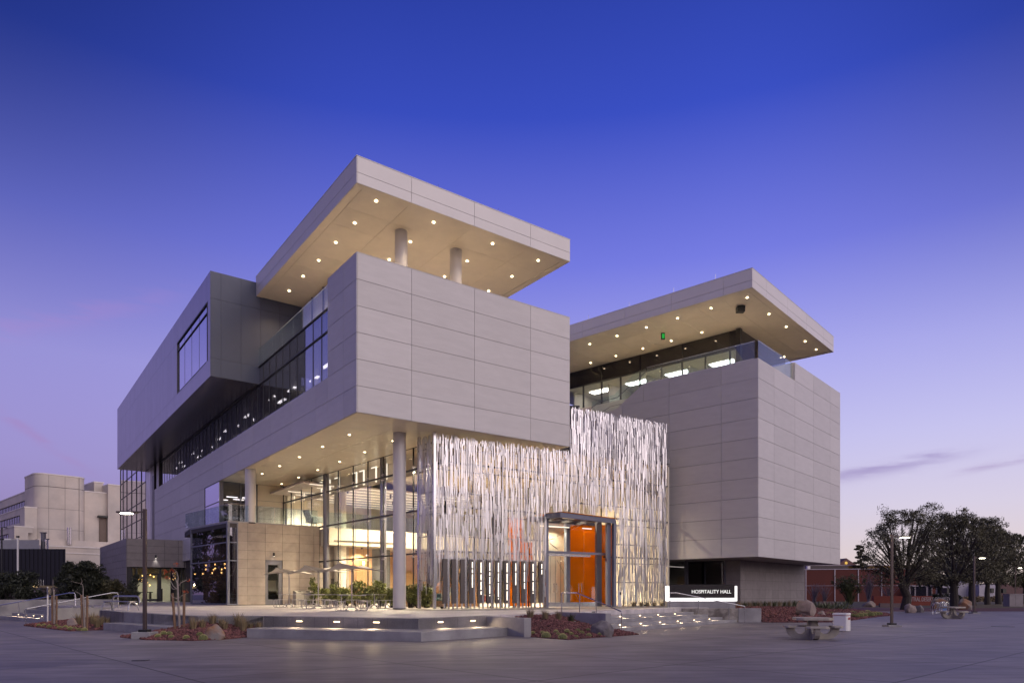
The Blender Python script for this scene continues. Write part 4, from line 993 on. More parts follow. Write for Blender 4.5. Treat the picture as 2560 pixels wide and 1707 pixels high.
ru.build('wing_soffit', mat('grey_soffit', (.30, .28, .30), .5, var=.04), BLD)
MB().fbox(RF, .3, 15.5, .4, 7.95, 16.05, 16.2).fbox(RF, 2.95, 15.5, 7.96, 22, 16.05, 16.2).build('roof_deck', M['white'], BLD)
MB().fbox(RF, 2.90, 2.945, 8.0, 21, 13.95, 16.25).build('stair_wall', M['cream'], BLD)
MB().fbox(RF, .3, 2.95, 8.0, 21, 13.62, 13.9).build('roof_stair', M['concrete'], BLD)
cw2, cs2 = canopy(RF, .3, 15.9, .49, 24, [.27, 2.5, 6.16, 9.82, 13.48, 15.93], [.46, 2.36, 6.05, 9.7, 13.4, 17.1, 20.8, 24], 21.07, 20.6, 21.8)
z3 = lambda x, y: (1380 + x / 3.0743, 640 + y / 3.0743)
lights([z3(*q) for q in [(1500, 320), (1223, 402), (965, 478), (725, 549), (500, 614), (290, 677), (1668, 447), (1800, 544), (1946, 656), (2030, 719), (1152, 588), (917, 652), (699, 712), (491, 768), (297, 821), (1785, 775)]], 20.59, cs2, 205)
# antennas on the roof edge
an = MB()
for d_ in (3.0, 6.0, 9.5, 13.0): an.tube([(*RF.p(.5, d_), 21.8), (*RF.p(.5, d_), 22.25)], .012, 5)
for a_ in (4.5, 8.2): an.tube([(*LF.p(a_, .3), 21.8), (*LF.p(a_, .3), 22.2)], .010, 5)
an.build('lightning_rod', M['steel'], BLD)
p = RF.p(2.7, 2.0)
p = gpt(*z3(1448, 400), 20.5); MB().box(p.x - .25, p.x + .25, p.y - .2, p.y + .2, 20.22, 20.57).build('projector_box', M['black'], BLD)
p = gpt(*z3(853, 610), 20.4); MB().box(p.x - .14, p.x + .14, p.y - .06, p.y + .06, 20.1, 20.57).build('exit_sign', M['black'], BLD)
MB().box(p.x - .09, p.x + .11, p.y - .075, p.y - .062, 20.17, 20.5).build('exit_sign_face', M['emit_green'], BLD)
# glazed top storey
ug = MB(); ug.fbox(RF, 6.3, 6.32, 3.9, 22, 16.2, 19.2); ugo = ug.build('window', M['glass'], BLD)
ud = MB(); ud.fbox(RF, 6.3, 6.32, 3.9, 22, 19.28, 20.58); ud.fbox(RF, 6.3, 15, 3.9, 3.92, 16.2, 20.58); ud.build('window', glass('black_glass', (.03, .03, .03), .10, gcol=(.8, .8, .9), blend=.3), BLD)
uf = MB()
for d_ in (4.6, 6.5, 8.4, 10.2, 12.1, 13.9, 15.75, 17.6, 19.4): uf.fbox(RF, 6.24, 6.38, d_, d_ + .09, 16.2, 19.2)
for d_ in (4.6, 8.4, 12.1, 15.75, 19.4): uf.fbox(RF, 6.27, 6.30, d_, d_ + .05, 19.28, 20.58)
uf.fbox(RF, 6.22, 6.4, 3.9, 22, 19.2, 19.27); uf.fbox(RF, 6.1, 6.45, 3.78, 4.1, 16.2, 20.58)
uf.build('window_frame', M['darkframe'], ugo)
ur = MB(); ur.fbox(RF, 11.5, 11.6, 4.5, 22, 16.2, 19.6); ur.fbox(RF, 6.5, 11.5, 4.3, 4.4, 16.2, 19.6); 
for d_ in (8.45, 12.15, 15.8, 19.4): ur.fbox(RF, 7.4, 11.5, d_, d_ + .1, 16.2, 19.25)
ur.fbox(RF, 6.45, 11.5, 4.4, 22, 19.24, 19.34)
ur.build('office_room', mat('office_paint', (.52, .50, .42), .7), BLD)
for d_ in (5.3, 9.1, 12.8, 16.5):
    MB().fbox(RF, 8.2, 9.0, d_, d_ + 1.9, 19.19, 19.22).build('ceiling_panel_light', M['emit_white'], BLD)
railing(RF, 'a', .12, .35, 6.1, 16.07, 17.25, 1.5); railing(RF, 'b', .35, .35, 8.0, 16.07, 17.25, 1.83)
sg = MB(); poly_bz(sg, RF, .34, .355, [(8.05, 16.1), (8.05, 17.22), (8.9, 17.1), (10.6, 15.9), (12.6, 15.75), (12.6, 14.7), (10.3, 14.7)])
sg.build('glass_railing', M['glass_rail'], BLD)
hr = MB(); hr.tube([(*RF.p(.7, 7.0), 17.15), (*RF.p(.7, 8.3), 17.1), (*RF.p(.7, 10.6), 15.75), (*RF.p(.7, 12.2), 15.7), (*RF.p(.7, 14), 14.9)], .025, 8)
hr.tube([(*RF.p(2.6, 7.4), 17.15), (*RF.p(2.6, 8.6), 17.1), (*RF.p(2.6, 10.9), 15.85), (*RF.p(2.6, 12.5), 15.8), (*RF.p(2.6, 14.5), 15.0)], .022, 8); hr.build('stair_handrail', M['steel'], BLD)
# planter with a shrub on the upper terrace
p = px(1433, 52); MB().box(p[0] - .35, p[0] + .45, p[1] - .3, p[1] + .3, 14.6, 15.45).build('roof_planter', M['black'], BLD)
# base under the wing
bs_ = MB(); bz = [.7, 1.30, 1.92, 2.55, 3.2, 3.9]
panels(bs_, RF, 2.7, 'a', [3.6] + frange(4.3, 15.9, 1.22), bz, -1, .03, .01); panels(bs_, RF, 3.6, 'b', [2.67, 3.7], bz, -1, .03, .01)
bs_.build('stone_cladding', M['stone_grey'], BLD)
kb = MB(); kb.fbox(RF, 3.6, 15.9, 2.7, 3.2, .3, 3.92); kb.fbox(RF, 3.6, 4.0, 2.7, 3.7, .3, 3.92); kb.fbox(RF, 15.4, 15.9, 2.7, 12, .3, 3.92); kb.build('wall_core', M['core'], BLD)
bg_ = MB().fbox(RF, 3.6, 3.62, 3.7, 14, .8, 3.92).build('window', M['glass_dark'], BLD)
bf_ = MB()
for d_ in (3.7, 6.6, 9.5, 11.9): bf_.fbox(RF, 3.5, 3.66, d_, d_ + .12, .8, 3.92)
bf_.build('window_frame', M['frame'], bg_)
MB().fbox(RF, 2.2, 2.4, 5.9, 6.1, .8, 3.92).build('column', M['frame'], BLD)
rb = MB(); rb.fbox(RF, 8.5, 8.6, 3.7, 14, .8, 3.9); rb.fbox(RF, 5.8, 8.5, 7.6, 7.7, .8, 3.9); rb.fbox(RF, 3.7, 8.5, 13.9, 14, .8, 3.9); rb.build('corridor_wall', M['grey_room'], BLD)
MB().fbox(RF, 5.0, 5.1, 3.8, 7.6, .8, 3.9).build('room_wall', M['dark_room'], BLD)
MB().fbox(RF, 8.40, 8.49, 9.0, 10.0, .8, 3.0).build('door', M['wood'], BLD)
MB().fbox(RF, 5.5, 8.3, 9.3, 9.45, 3.7, 3.75).build('linear_light', M['emit_strip'], BLD)
spot('corridor_lamp', (*RF.p(6.3, 10.2), 3.8), 70, (1, .95, .72), 150, BLD, .08)
p = RF.p(5.2, 9.6); MB().box(p[0] - .16, p[0] + .16, p[1] - .03, p[1] + .03, 3.45, 3.68).build('exit_sign', M['emit_green'], BLD)
# ================================================================ SITE OBJECTS
def text_mesh(name, body, m, size, loc, rz, parent, ext=.01, sxs=1.0, align='LEFT', rx=math.radians(90)):
    c = bpy.data.curves.new(name, 'FONT'); c.body = body; c.size = size; c.extrude = ext; c.align_x = align; c.offset = 0
    t = bpy.data.objects.new(name, c); COL.objects.link(t); bpy.context.view_layer.update()
    me = bpy.data.meshes.new_from_object(t.evaluated_get(bpy.context.evaluated_depsgraph_get())); bpy.data.objects.remove(t)
    R_ = Matrix.Translation(loc) @ Matrix.Rotation(rz, 4, 'Z') @ Matrix.Rotation(rx, 4, 'X') @ Matrix.Diagonal((sxs, 1, 1, 1))
    me.transform(R_); me.materials.clear(); me.materials.append(m); me.name = name
    o = bpy.data.objects.new(name, me); COL.objects.link(o)
    if parent is not None:
        o.parent = parent; o.matrix_parent_inverse = Matrix.Translation(-Vector(parent.location))
    return o
def gp(sx, sy, zf):
    """point on the surface z=zf(x,y) under the given sight line"""
    zz0 = zf if callable(zf) else (lambda x, y: zf)
    y = H * F / (sy - HY)
    for _ in range(3000):
        x = (sx - CX) / F * y; zr = H - (sy - HY) / F * y
        if zr >= zz0(x, y): break
        y -= .01
    return Vector((x, y, zz0(x, y)))
# ---- hall sign
D = 41.0; k = D / F
sx0, sx1 = px(1673.2, D)[0], px(1836.8, D)[0]
sg_ = thing('monument_sign', 'long low hall sign with white glowing letters and a bright light band', 'sign', ((sx0 + sx1) / 2, D, .78))
MB().box(px(1669.3, D)[0], sx1 + .04, D, D + .45, .70, 1.20).build('sign_base', M['concrete'], sg_, bevel=.01)
MB().box(sx0, sx1, D - .03, D + .2, 1.385, 2.17).build('sign_panel', mat('sign_metal', (.20, .185, .18), .12, metal=.85, var=.04), sg_)
MB().box(px(1666.3, D)[0], sx0 - .004, D + .02, D + .3, 1.205, 2.08).build('light_band', M['emit_sign'], sg_)
MB().box(sx1 + .004, px(1843, D)[0], D + .02, D + .3, 1.205, 2.08).build('light_band', M['emit_sign'], sg_)
MB().box(sx0, sx1, D + .02, D + .3, 1.205, 1.38).build('light_band', M['emit_sign'], sg_)
tx = text_mesh('sign_letters', 'HOSPITALITY HALL', M['emit_text'], .29, (px(1728.4, D)[0], D - .035, 1.655), 0, sg_, .012)
w_ = max(v.co.x for v in tx.data.vertices) - min(v.co.x for v in tx.data.vertices)
s_ = (px(1826.3, D)[0] - px(1728.4, D)[0]) / w_; x0_ = px(1728.4, D)[0]
for v in tx.data.vertices: v.co.x = x0_ + (v.co.x - x0_) * s_
# ---- intercom pillar by the portal
p = gpt(1549, 1517.5, .80)
ic = thing('call_station', 'slim pale intercom pillar right of the entrance portal', 'intercom', p)
MB().box(p.x - .11, p.x + .11, p.y - .08, p.y + .08, p.z, p.z + 1.02).build('pillar', M['white'], ic, bevel=.012)
MB().box(p.x - .0, p.x + .09, p.y - .09, p.y - .081, p.z + .76, p.z + .93).build('speaker_plate', M['black'], ic)
MB().cyl(p.x + .045, p.y - .093, p.z + .78, p.z + .80, .012, 8).build('button', M['steel'], ic)
# ---- handrails
def handrail(label, pts, posts, zfoot):
    t = thing('handrail', label, 'handrail', posts[0])
    MB().tube(pts, .026, 10).build('rail', M['steel'], t, smooth='auto')
    for a in posts: 
        MB().tube([a, (a[0], a[1], a[3] if len(a) > 3 else a[2] + .9)][0:1] + [(a[0], a[1], a[3])], .020, 8).build('post', M['steel'], t, smooth='auto') if False else None
    return t
def hrail(label, rail, posts):
    t = thing('handrail', label, 'handrail', posts[0][:3])
    MB().tube(rail, .026, 10).build('rail', M['steel'], t)
    for x, y, z0, z1 in posts: MB().tube([(x, y, z0), (x, y, z1)], .021, 8).build('post', M['steel'], t)
    return t
W2a, W2b = (2.25, 31.85), (4.05, 29.45)
def w2(t): return (W2a[0] + (W2b[0] - W2a[0]) * t, W2a[1] + (W2b[1] - W2a[1]) * t)
e_ = gpt(1553.8, 1578.7, 0)
hrail('slanting stainless handrail on the cheek wall left of the entrance stairs', [(*w2(0), .80), (*w2(0), 1.62), (*w2(.01), 1.67), (*w2(.34), 1.665), (e_.x, e_.y, .86), (e_.x, e_.y, .80)], [(*w2(.40), .8, 1.56), (*w2(.75), .8, 1.30), (e_.x, e_.y, 0, .84)])
e_ = gpt(1861.8, 1555.2, 0)
a_ = px(1674.6, 40.25)
hrail('slanting stainless handrail in front of the glowing hall sign', [(*a_, .75), (*a_, 1.64), (a_[0] + .03, a_[1], 1.68), (a_[0] + .4, a_[1], 1.68), (e_.x, e_.y, .92), (e_.x, e_.y, .86)], [(*px(1746, 40.2), .5, 1.43), (*px(1822.3, 40.1), .15, 1.10), (e_.x, e_.y, 0, .88)])
b0 = px(64, 35.9); b1 = px(279, 38.6); b2 = px(293.5, 38.8)
hrail('nearer of the two long handrails at the far left stairs', [(*b0, 0), (*b0, .82), (b0[0] + .06, b0[1], .86), (*b1, 1.68), (*b2, 1.68), (b2[0] + .04, b2[1], 1.6), (*px(295.4, 38.8), .84)], [(*px(144, 36.9), .84, 1.20), (*px(221, 37.9), .84, 1.50)])
a0 = px(-20, 45.2); a1 = px(173, 43.8); a2 = px(186, 43.5)
hrail('farther of the two long handrails at the far left stairs', [(*a0, .80), (*a1, 1.68), (*a2, 1.68), (a2[0] + .05, a2[1], 1.6), (*px(189, 43.4), .82)], [(*px(46.9, 44.8), .2, 1.08)])
# ---- recessed lights
def step_light(x, y, z, d, w, label, grp, P=10):
    """d: outward direction of the riser"""
    f = Fr((x, y), (-d[1], d[0]), d)
    t = thing('step_light', label, 'step light', (x, y, z), grp)
    MB().fbox(f, -w / 2 - .02, w / 2 + .02, -.01, .012, z - .045, z + .045).build('bezel', M['frame'], t)
    MB().fbox(f, -w / 2, w / 2, .013, .02, z - .022, z + .022).build('lens', M['emit_step'], t)
    q = f.p(0, .20); spot('step_lamp', (q[0], q[1], z + .01), P * 3.2, (1, .74, .45), 170, t, .07, aim=(d[0] * .9, d[1] * .9, -1))
sa, sb = (-9.8, 27.74), (-3.39, 25.55); dl = math.hypot(sb[0] - sa[0], sb[1] - sa[1]); dd = ((sb[0] - sa[0]) / dl, (sb[1] - sa[1]) / dl)
nm = ['leftmost', 'second', 'third']
for i, s_ in enumerate((748.8, 842.4, 941.4)):
    t_, q = on(s_, sa, dd); step_light(q[0], q[1], .56, (dd[1], -dd[0]), .26, nm[i] + ' of the three lit wall lights in the long seat step riser', 'lights in the seat step riser')
sa, sb = (-3.39, 25.55), (-.83, 28.4); dl = math.hypot(sb[0] - sa[0], sb[1] - sa[1]); dd = ((sb[0] - sa[0]) / dl, (sb[1] - sa[1]) / dl)
for i, s_ in enumerate((1100.7, 1181.8)):
    t_, q = on(s_, sa, dd); step_light(q[0], q[1], .56, (dd[1], -dd[0]), .26, ('nearer' if i == 0 else 'farther') + ' wall light on the short seat step side right of the corner', 'lights in the seat step riser')
for kk, xs, lab in ((1, (387, 678, 948, 1195, 1425, 1640), 'small lit riser light in the lower row of the entrance stairs'), (3, (390, 668, 922, 1157), 'small lit riser light in the upper row of the entrance stairs')):
    e0 = (4.45 + sn[0] * .636 * kk, 30.0 + sn[1] * .636 * kk)
    for x_ in xs:
        t_, q = on(1480 + x_ / 5.6, e0, sd); step_light(q[0], q[1], .149 * kk + .082, (sd[1], -sd[0]), .14, lab, 'entrance stair lights, ' + ('lower' if kk == 1 else 'upper') + ' row', 5)
for s_ in (46.6, 65.5, 85, 105.4):
    e0 = (-38.5 + lsn[0] * .62, 50.3 + lsn[1] * .62); t_, q = on(s_, e0, lsd); step_light(q[0], q[1], .31, (lsd[1], -lsd[0]), .13, 'small lit riser light in the far left stairs', 'far left stair lights', 7)
for s_ in (186, 208, 231):
    t_, q = on(s_, (-25.3, 38.75), (.70, .716)); step_light(q[0], q[1], .885, (-.716, .70), .10, 'small light glowing on top of the far left cheek wall', 'cheek wall lights', .8)
# ---- street lamps
def street_lamp(x, y, side, h, label, base=.25, lit=True, basew=.65):
    t = thing('street_lamp', label, 'street lamp', (x, y, 0), 'street lamps')
    pm = M['lamp_pole']
    MB().box(x - basew / 2, x + basew / 2, y - basew / 2, y + basew / 2, -.02, base).build('base', M['concrete'], t, bevel=.015)
    MB().box(x - .16, x + .16, y - .16, y + .16, base, base + .09).build('base_plate', M['black'], t, bevel=.01)
    MB().box(x - .055, x + .055, y - .055, y + .055, base + .05, h).build('pole', pm, t, bevel=.006)
    s = side
    MB().box(min(x, x + s * .42), max(x, x + s * .42), y - .02, y + .02, h - .13, h - .08).build('arm', pm, t)
    hx0, hx1 = x + s * .30, x + s * .95
    hd_ = MB().box(min(hx0, hx1), max(hx0, hx1), y - .17, y + .17, h - .15, h - .09).build('lamp_head', pm, t, bevel=.01)
    l0, l1 = x + s * .48, x + s * .82
    MB().box(min(l0, l1), max(l0, l1), y - .12, y + .12, h - .175, h - .152).build('lens', M['emit_head'], hd_)
    spot('lamp_light', ((l0 + l1) / 2, y, h - .22), 55 if lit else 25, (1, .9, .68), 150, hd_, .12)
M['lamp_pole'] = mat('bronze_pole', (.10, .075, .072), .4, metal=.4)
street_lamp(*px(362, 25.3), -1, 4.66, 'bronze street lamp on a tall concrete block at the left gravel bed')
street_lamp(*px(2229.5, 34.8), 1, 4.56, 'lit street lamp on the open plaza beside the right gravel bed', .09)
street_lamp(*px(2436, 58.5), 1, 4.75, 'street lamp on the plaza behind the farther picnic table', .09)
street_lamp(*px(2538.5, 98), 1, 5.4, 'small distant street lamp near the right edge by the utility box', .12)
# ---- concrete picnic tables
pc_m = mat('cast_stone', (.42, .385, .33), .8, var=.12, scale=5, bump=.15, bscale=30)
def picnic(label):
    t = thing('picnic_table', label, 'picnic table', (0, 0, 0), 'concrete picnic tables on the plaza')
    c = .62
    MB().prism([(-c, -c + .2), (-c + .2, -c), (c - .2, -c), (c, -c + .2), (c, c - .2), (c - .2, c), (-c + .2, c), (-c, c - .2)], .675, .77).build('table_top', pc_m, t, bevel=.02)
    prof = [(-.02, 0), (.50, 0), (.70, .05), (.83, .16), (.89, .30), (.89, .40), (.62, .40), (.60, .30), (.53, .21), (.43, .175), (.33, .20), (.24, .28), (.18, .42), (.165, .67), (-.02, .67)]
    for i in range(4):
        a = i * math.pi / 2; ca, sa_ = math.cos(a), math.sin(a)
        vs = []
        for s in (-.085, .085): vs += [(r * ca - s * sa_, r * sa_ + s * ca, z) for r, z in prof]
        n = len(prof); mb = MB().add(vs, [tuple(range(n))[::-1], tuple(range(n, 2 * n))] + [(j, (j + 1) % n, n + (j + 1) % n, n + j) for j in range(n)])
        mb.build('pedestal_arm', pc_m, t)
        r0, r1, w = .60, .98, .36
        P_ = [(r0, -w + .08), (r0 + .06, -w), (r1 - .1, -w - .02), (r1, -w + .1), (r1, w - .1), (r1 - .1, w + .02), (r0 + .06, w), (r0, w - .08)]
        MB().prism([(r * ca - s * sa_, r * sa_ + s * ca) for r, s in P_], .402, .475).build('seat', pc_m, t, bevel=.015)
    return t
pt = picnic('nearer concrete picnic table with four curved seats on the open plaza')
pt.location = gpt(2031, 1596, 0); pt.rotation_euler.z = math.radians(-12)
pt2 = copy_thing(pt, gpt(2381.6, 1544.6, 0), math.radians(14), 'farther concrete picnic table, near the bike rack under the trees')
# ---- litter bin with campus lettering
q = gpt(2104, 1577, 0)
lb = thing('litter_bin', 'white square litter bin with a red stripe and red letters behind the picnic table', 'bin', (0, 0, 0))
MB().prism([(-.30, -.26), (-.24, -.32), (.24, -.32), (.30, -.26), (.30, .26), (.24, .32), (-.24, .32), (-.30, .26)], .02, .68).build('body', M['white'], lb, bevel=.01)
MB().prism([(-.315, -.27), (-.25, -.335), (.25, -.335), (.315, -.27), (.315, .27), (.25, .335), (-.25, .335), (-.315, .27)], .695, .79).build('lid', M['white'], lb, bevel=.02)
MB().prism([(-.305, -.263), (-.243, -.325), (.243, -.325), (.305, -.263), (.305, .263), (.243, .325), (-.243, .325), (-.305, .263)], .679, .694).build('stripe', mat('red_paint', (.45, .03, .03), .5), lb)
text_mesh('letters', 'UNLV', bpy.data.materials['red_paint'], .15, (.305, -.20, .50), math.radians(90), lb, .004)
lb.location = q; lb.rotation_euler.z = math.radians(-38)
# ---- recycling bin
q = SF.p(4.02, -1.0); zb_ = tz(*q)
rb_ = thing('recycling_bin', 'low twin grey recycling bin with sloped top against the stone wall', 'bin', (q[0], q[1], zb_))
gb_m = mat('powder_coat_grey', (.34, .32, .29), .5)
fb2 = Fr(q, SD, (-SD[1], SD[0]))
MB().fbox(fb2, -.58, .58, -.3, .3, zb_, zb_ + .80).build('body', gb_m, rb_, bevel=.02)
mb = MB(); poly = [(-.3, .805), (.3, .805), (.3, .98), (.1, .98), (-.3, .86)]
vs = [(*fb2.p(-.58, b), zb_ + z) for b, z in poly] + [(*fb2.p(.58, b), zb_ + z) for b, z in poly]
mb.add(vs, [(0, 1, 2, 3, 4), (9, 8, 7, 6, 5)] + [(i, 5 + i, 5 + (i + 1) % 5, (i + 1) % 5) for i in range(5)]); mb.build('lid', gb_m, rb_, bevel=.01)
for a in (-.29, .29): MB().fbox(fb2, a - .1, a + .1, -.22, -.06, zb_ + .89, zb_ + .935).build('opening', M['black'], rb_)
MB().fbox(fb2, -.005, .005, -.306, -.301, zb_ + .05, zb_ + .8).build('door_seam', M['black'], rb_)
# ---- steel picnic tables with and without umbrellas
gm = mat('galvanised_grey', (.40, .39, .41), .35, metal=.6); cm = mat('umbrella_canvas', (.52, .49, .47), .7, var=.04)
def cafe_table(label, umb, grp):
    t = thing('cafe_table', label, 'table', (0, 0, 0), grp)
    MB().prism([(-.53, -.40), (-.40, -.53), (.40, -.53), (.53, -.40), (.53, .40), (.40, .53), (-.40, .53), (-.53, .40)], .735, .765).build('table_top', gm, t)
    MB().tube([(0, 0, .16), (0, 0, 2.0 if umb else .74)], .03, 10).build('pole', gm, t)
    for i in range(2):
        a = i * math.pi / 2 + .0; pts = [(.38 * math.cos(th) * math.cos(a), .38 * math.cos(th) * math.sin(a), .17 * math.sin(th)) for th in np.linspace(0, math.pi, 11)]
        MB().tube([(p_[0], p_[1], p_[2] + .02) for p_ in pts], .022, 6).build('foot', gm, t)
    for i in range(4):
        a = i * math.pi / 2 + math.pi / 4 * 0; ca, sa_ = math.cos(a), math.sin(a)
        rot = lambda r, s: (r * ca - s * sa_, r * sa_ + s * ca)
        MB().prism([rot(.66, -.24), rot(.66, .24), rot(1.0, .24), rot(1.0, -.24)], .435, .46).build('seat', gm, t)
        for s in (-.2, .2):
            MB().tube([(*rot(.84, s), .43), (*rot(.84, s), .06), (*rot(.80, s), .025), (*rot(.3, s * .3), .025)], .018, 6).build('seat_leg', gm, t)
    return t
def umbrella(label, h):
    t = thing('patio_umbrella', label, 'umbrella', (0, 0, 0), 'patio umbrellas over the cafe tables')
    n = 12; vs = []; fs = []; R_ = 1.12
    def zf(u, v): return h + .17 * (u * v) + .05 * (abs(u) + abs(v)) * .5 - .0
    for sgn in (0, 1):
        for i in range(n + 1):
            for j in range(n + 1):
                u, v = -1 + 2 * i / n, -1 + 2 * j / n
                pin = 1 - .12 * (1 - abs(v)) if abs(u) == 1 else 1
                uu = u * (1 - .10 * (1 - v * v)); vv = v * (1 - .10 * (1 - u * u))
                vs.append((uu * R_, vv * R_, zf(u, v) - sgn * .012))
    m_ = (n + 1) ** 2
    for i in range(n):
        for j in range(n):
            a = i * (n + 1) + j; fs.append((a, a + n + 1, a + n + 2, a + 1)); fs.append((m_ + a, m_ + a + 1, m_ + a + n + 2, m_ + a + n + 1))
    o = MB().add(vs, fs).build('canopy', cm, t, smooth=True)
    for sx_s, sy_s in ((1, 1), (-1, -1), (1, -1), (-1, 1)):
        MB().tube([(0, 0, h - .10), (sx_s * .55, sy_s * .55, zf(.5 * sx_s, .5 * sy_s) - .03), (sx_s * R_, sy_s * R_, zf(sx_s, sy_s) - .01)], .016, 6).build('rib', gm, t)
    MB().tube([(0, 0, 1.98), (0, 0, h - .14), (0, 0, h - .02)], [.028, .03, .09], 10).build('pole', gm, t)
    return t
gu = 'cafe tables under patio umbrellas'; g0 = 'cafe tables without umbrellas'
UT = [(722.8, 41.0, 'steel cafe table with umbrella pole nearest the stone wall door'), (795.6, 37.3, 'steel cafe table under the middle umbrella'), (879.3, 33.9, 'steel cafe table under the right umbrella, nearest of all')]
UL = ['left patio umbrella, pale grey, farthest from the round column', 'middle patio umbrella, pale grey, between the two others', 'right patio umbrella, pale grey, nearest the round column']
for i, (s_, D_, lab) in enumerate(UT):
    x, y = px(s_, D_); z = tz(x, y)
    if i == 0: ct = cafe_table(lab, True, gu); ct.location = (x, y, z); ct.rotation_euler.z = .75
    else: copy_thing(ct, (x, y, z), .75 + .1 * i, lab)
    if i == 0: um = umbrella(UL[0], 1.98 + .06); um.location = (x, y, z); um.rotation_euler.z = .62 
    else: copy_thing(um, (x, y, z), .62, UL[i])
for i, (s_, D_, lab) in enumerate([(783.7, 42.8, 'bare steel cafe table left of the bamboo, farthest back'), (853.4, 40.0, 'bare steel cafe table among the bamboo clumps'), (936, 38.0, 'bare steel cafe table beside the tall round column')]):
    x, y = px(s_, D_); z = tz(x, y)
    if i == 0: ct2 = cafe_table(lab, False, g0); ct2.location = (x, y, z); ct2.rotation_euler.z = .7
    else: copy_thing(ct2, (x, y, z), .7, lab)
# ---- bench
q = px(300, 34.6); zb_ = tz(*q)
bn = thing('bench', 'curved aluminium bench on the terrace corner left of the street lamp', 'bench', (0, 0, 0))
al = mat('satin_aluminium', (.38, .38, .42), .3, metal=.7)
MB().box(-.85, .85, -.25, .25, .42, .46).build('seat', al, bn, bevel=.01)
for x_ in (-.8, .8):
    MB().tube([(x_ * 1.12, -.30, 0), (x_ * 1.06, -.24, .25), (x_, -.12, .40), (x_, .12, .40), (x_ * 1.06, .24, .25), (x_ * 1.12, .30, 0)], [.02, .035, .05, .05, .035, .02], 8).build('leg', al, bn)
MB().tube([(-.95, .38, .02), (-.92, .36, .50), (-.80, .34, .66), (-.7, .34, .70), (.7, .34, .70), (.82, .34, .66), (.95, .3, .5), (1.0, .25, .35)], .04, 8).build('backrest', al, bn)
bn.location = (q[0], q[1], zb_); bn.rotation_euler.z = -.35
# ---- thin posts
p = gpt(119, 1560.7, 0); t = thing('sign_post', 'thin pale steel sign post in front of the far left stairs', 'post', p)
MB().tube([(p.x, p.y, 0), (p.x, p.y, 2.0)], .035, 8).build('pole', M['white'], t); MB().box(p.x + .04, p.x + .10, p.y - .12, p.y + .12, 1.6, 1.95).build('sign_plate', M['steel'], t)
p = px(44.5, 56); t = thing('flue_pole', 'slim white vertical pole in front of the black building', 'pole', (p[0], p[1], 0))
MB().tube([(p[0], p[1], 0), (p[0], p[1], zat(1343, 56))], .07, 8).build('pole', M['white'], t); MB().tube([(p[0], p[1], zat(1343, 56)), (p[0], p[1], zat(1339, 56))], .12, 8).build('cap', M['black'], t)
p = px(4.5, 50); tag(MB().tube([(p[0], p[1], 0), (p[0], p[1], zat(1317, 50)), (p[0], p[1] + .5, zat(1317, 50))], .05, 8).build('light_pole', M['black']), 'thin black pole at the left edge of the picture', 'pole')
# manhole
p = gpt(2507, 1565.5, 0); tag(MB().prism([(p.x - .38, p.y - .3), (p.x + .38, p.y - .3), (p.x + .38, p.y + .3), (p.x - .38, p.y + .3)], .001, .012).build('drain_cover', M['black']), 'dark flat drain cover in the plaza near the right edge', 'drain cover')
p = gpt(352, 1650, 0); tag(MB().prism([(p.x - .16, p.y - .12), (p.x + .16, p.y - .12), (p.x + .16, p.y + .12), (p.x - .16, p.y + .12)], .001, .010).build('drain_cover', M['black']), 'small dark valve cover in the left foreground paving', 'drain cover')
# bike rack
t = thing('bike_rack', 'white looping spiral bike rack behind the farther picnic table', 'bike rack', (*px(2353, 56), 0)); x0_, y0_ = px(2332, 56)
mb = MB(); pts = []
for i in range(7 * 16):
    a = i / 16 * 2 * math.pi; pts.append((x0_ + i * .0125 + .32 * math.sin(a), y0_ + .15 * math.cos(a) + i * .004, .52 + .42 * -math.cos(a)))
mb.tube(pts, .022, 6); mb.build('hoops', M['steel'], t); MB().tube([(x0_, y0_, 0), (x0_, y0_, .3)], .03, 6).build('post', M['white'], t); MB().tube([(x0_ + 1.3, y0_ + .4, 0), (x0_ + 1.3, y0_ + .4, .3)], .03, 6).build('post', M['white'], t)
x, y = px(2357, 60); t = thing('domed_bin', 'domed white litter bin with a blue panel behind the bike rack', 'bin', (x, y, 0))
MB().cyl(x, y, 0, .72, .27, 16).build('body', M['white'], t); MB().ball((x, y, .74), .28, 14, 8, (1, 1, .9)).build('lid', M['white'], t); MB().box(x - .16, x + .16, y - .285, y - .272, .22, .6).build('blue_panel', mat('blue_print', (.05, .16, .45), .5), t)
x, y = px(2533, 92); t = thing('utility_box', 'pale grey utility cabinet near the right edge under the trees', 'utility box', (x, y, 0))
MB().box(x - .9, x + .9, y - .6, y + .6, 0, 1.55).build('cabinet', mat('utility_paint', (.27, .24, .26), .6), t, bevel=.02); MB().box(x - .96, x + .96, y - .66, y + .66, 1.553, 1.66).build('lid', bpy.data.materials['utility_paint'], t, bevel=.02)
MB().box(x - .12, x - .10, y - .606, y - .601, .1, 1.5).build('door_seam', M['black'], t)

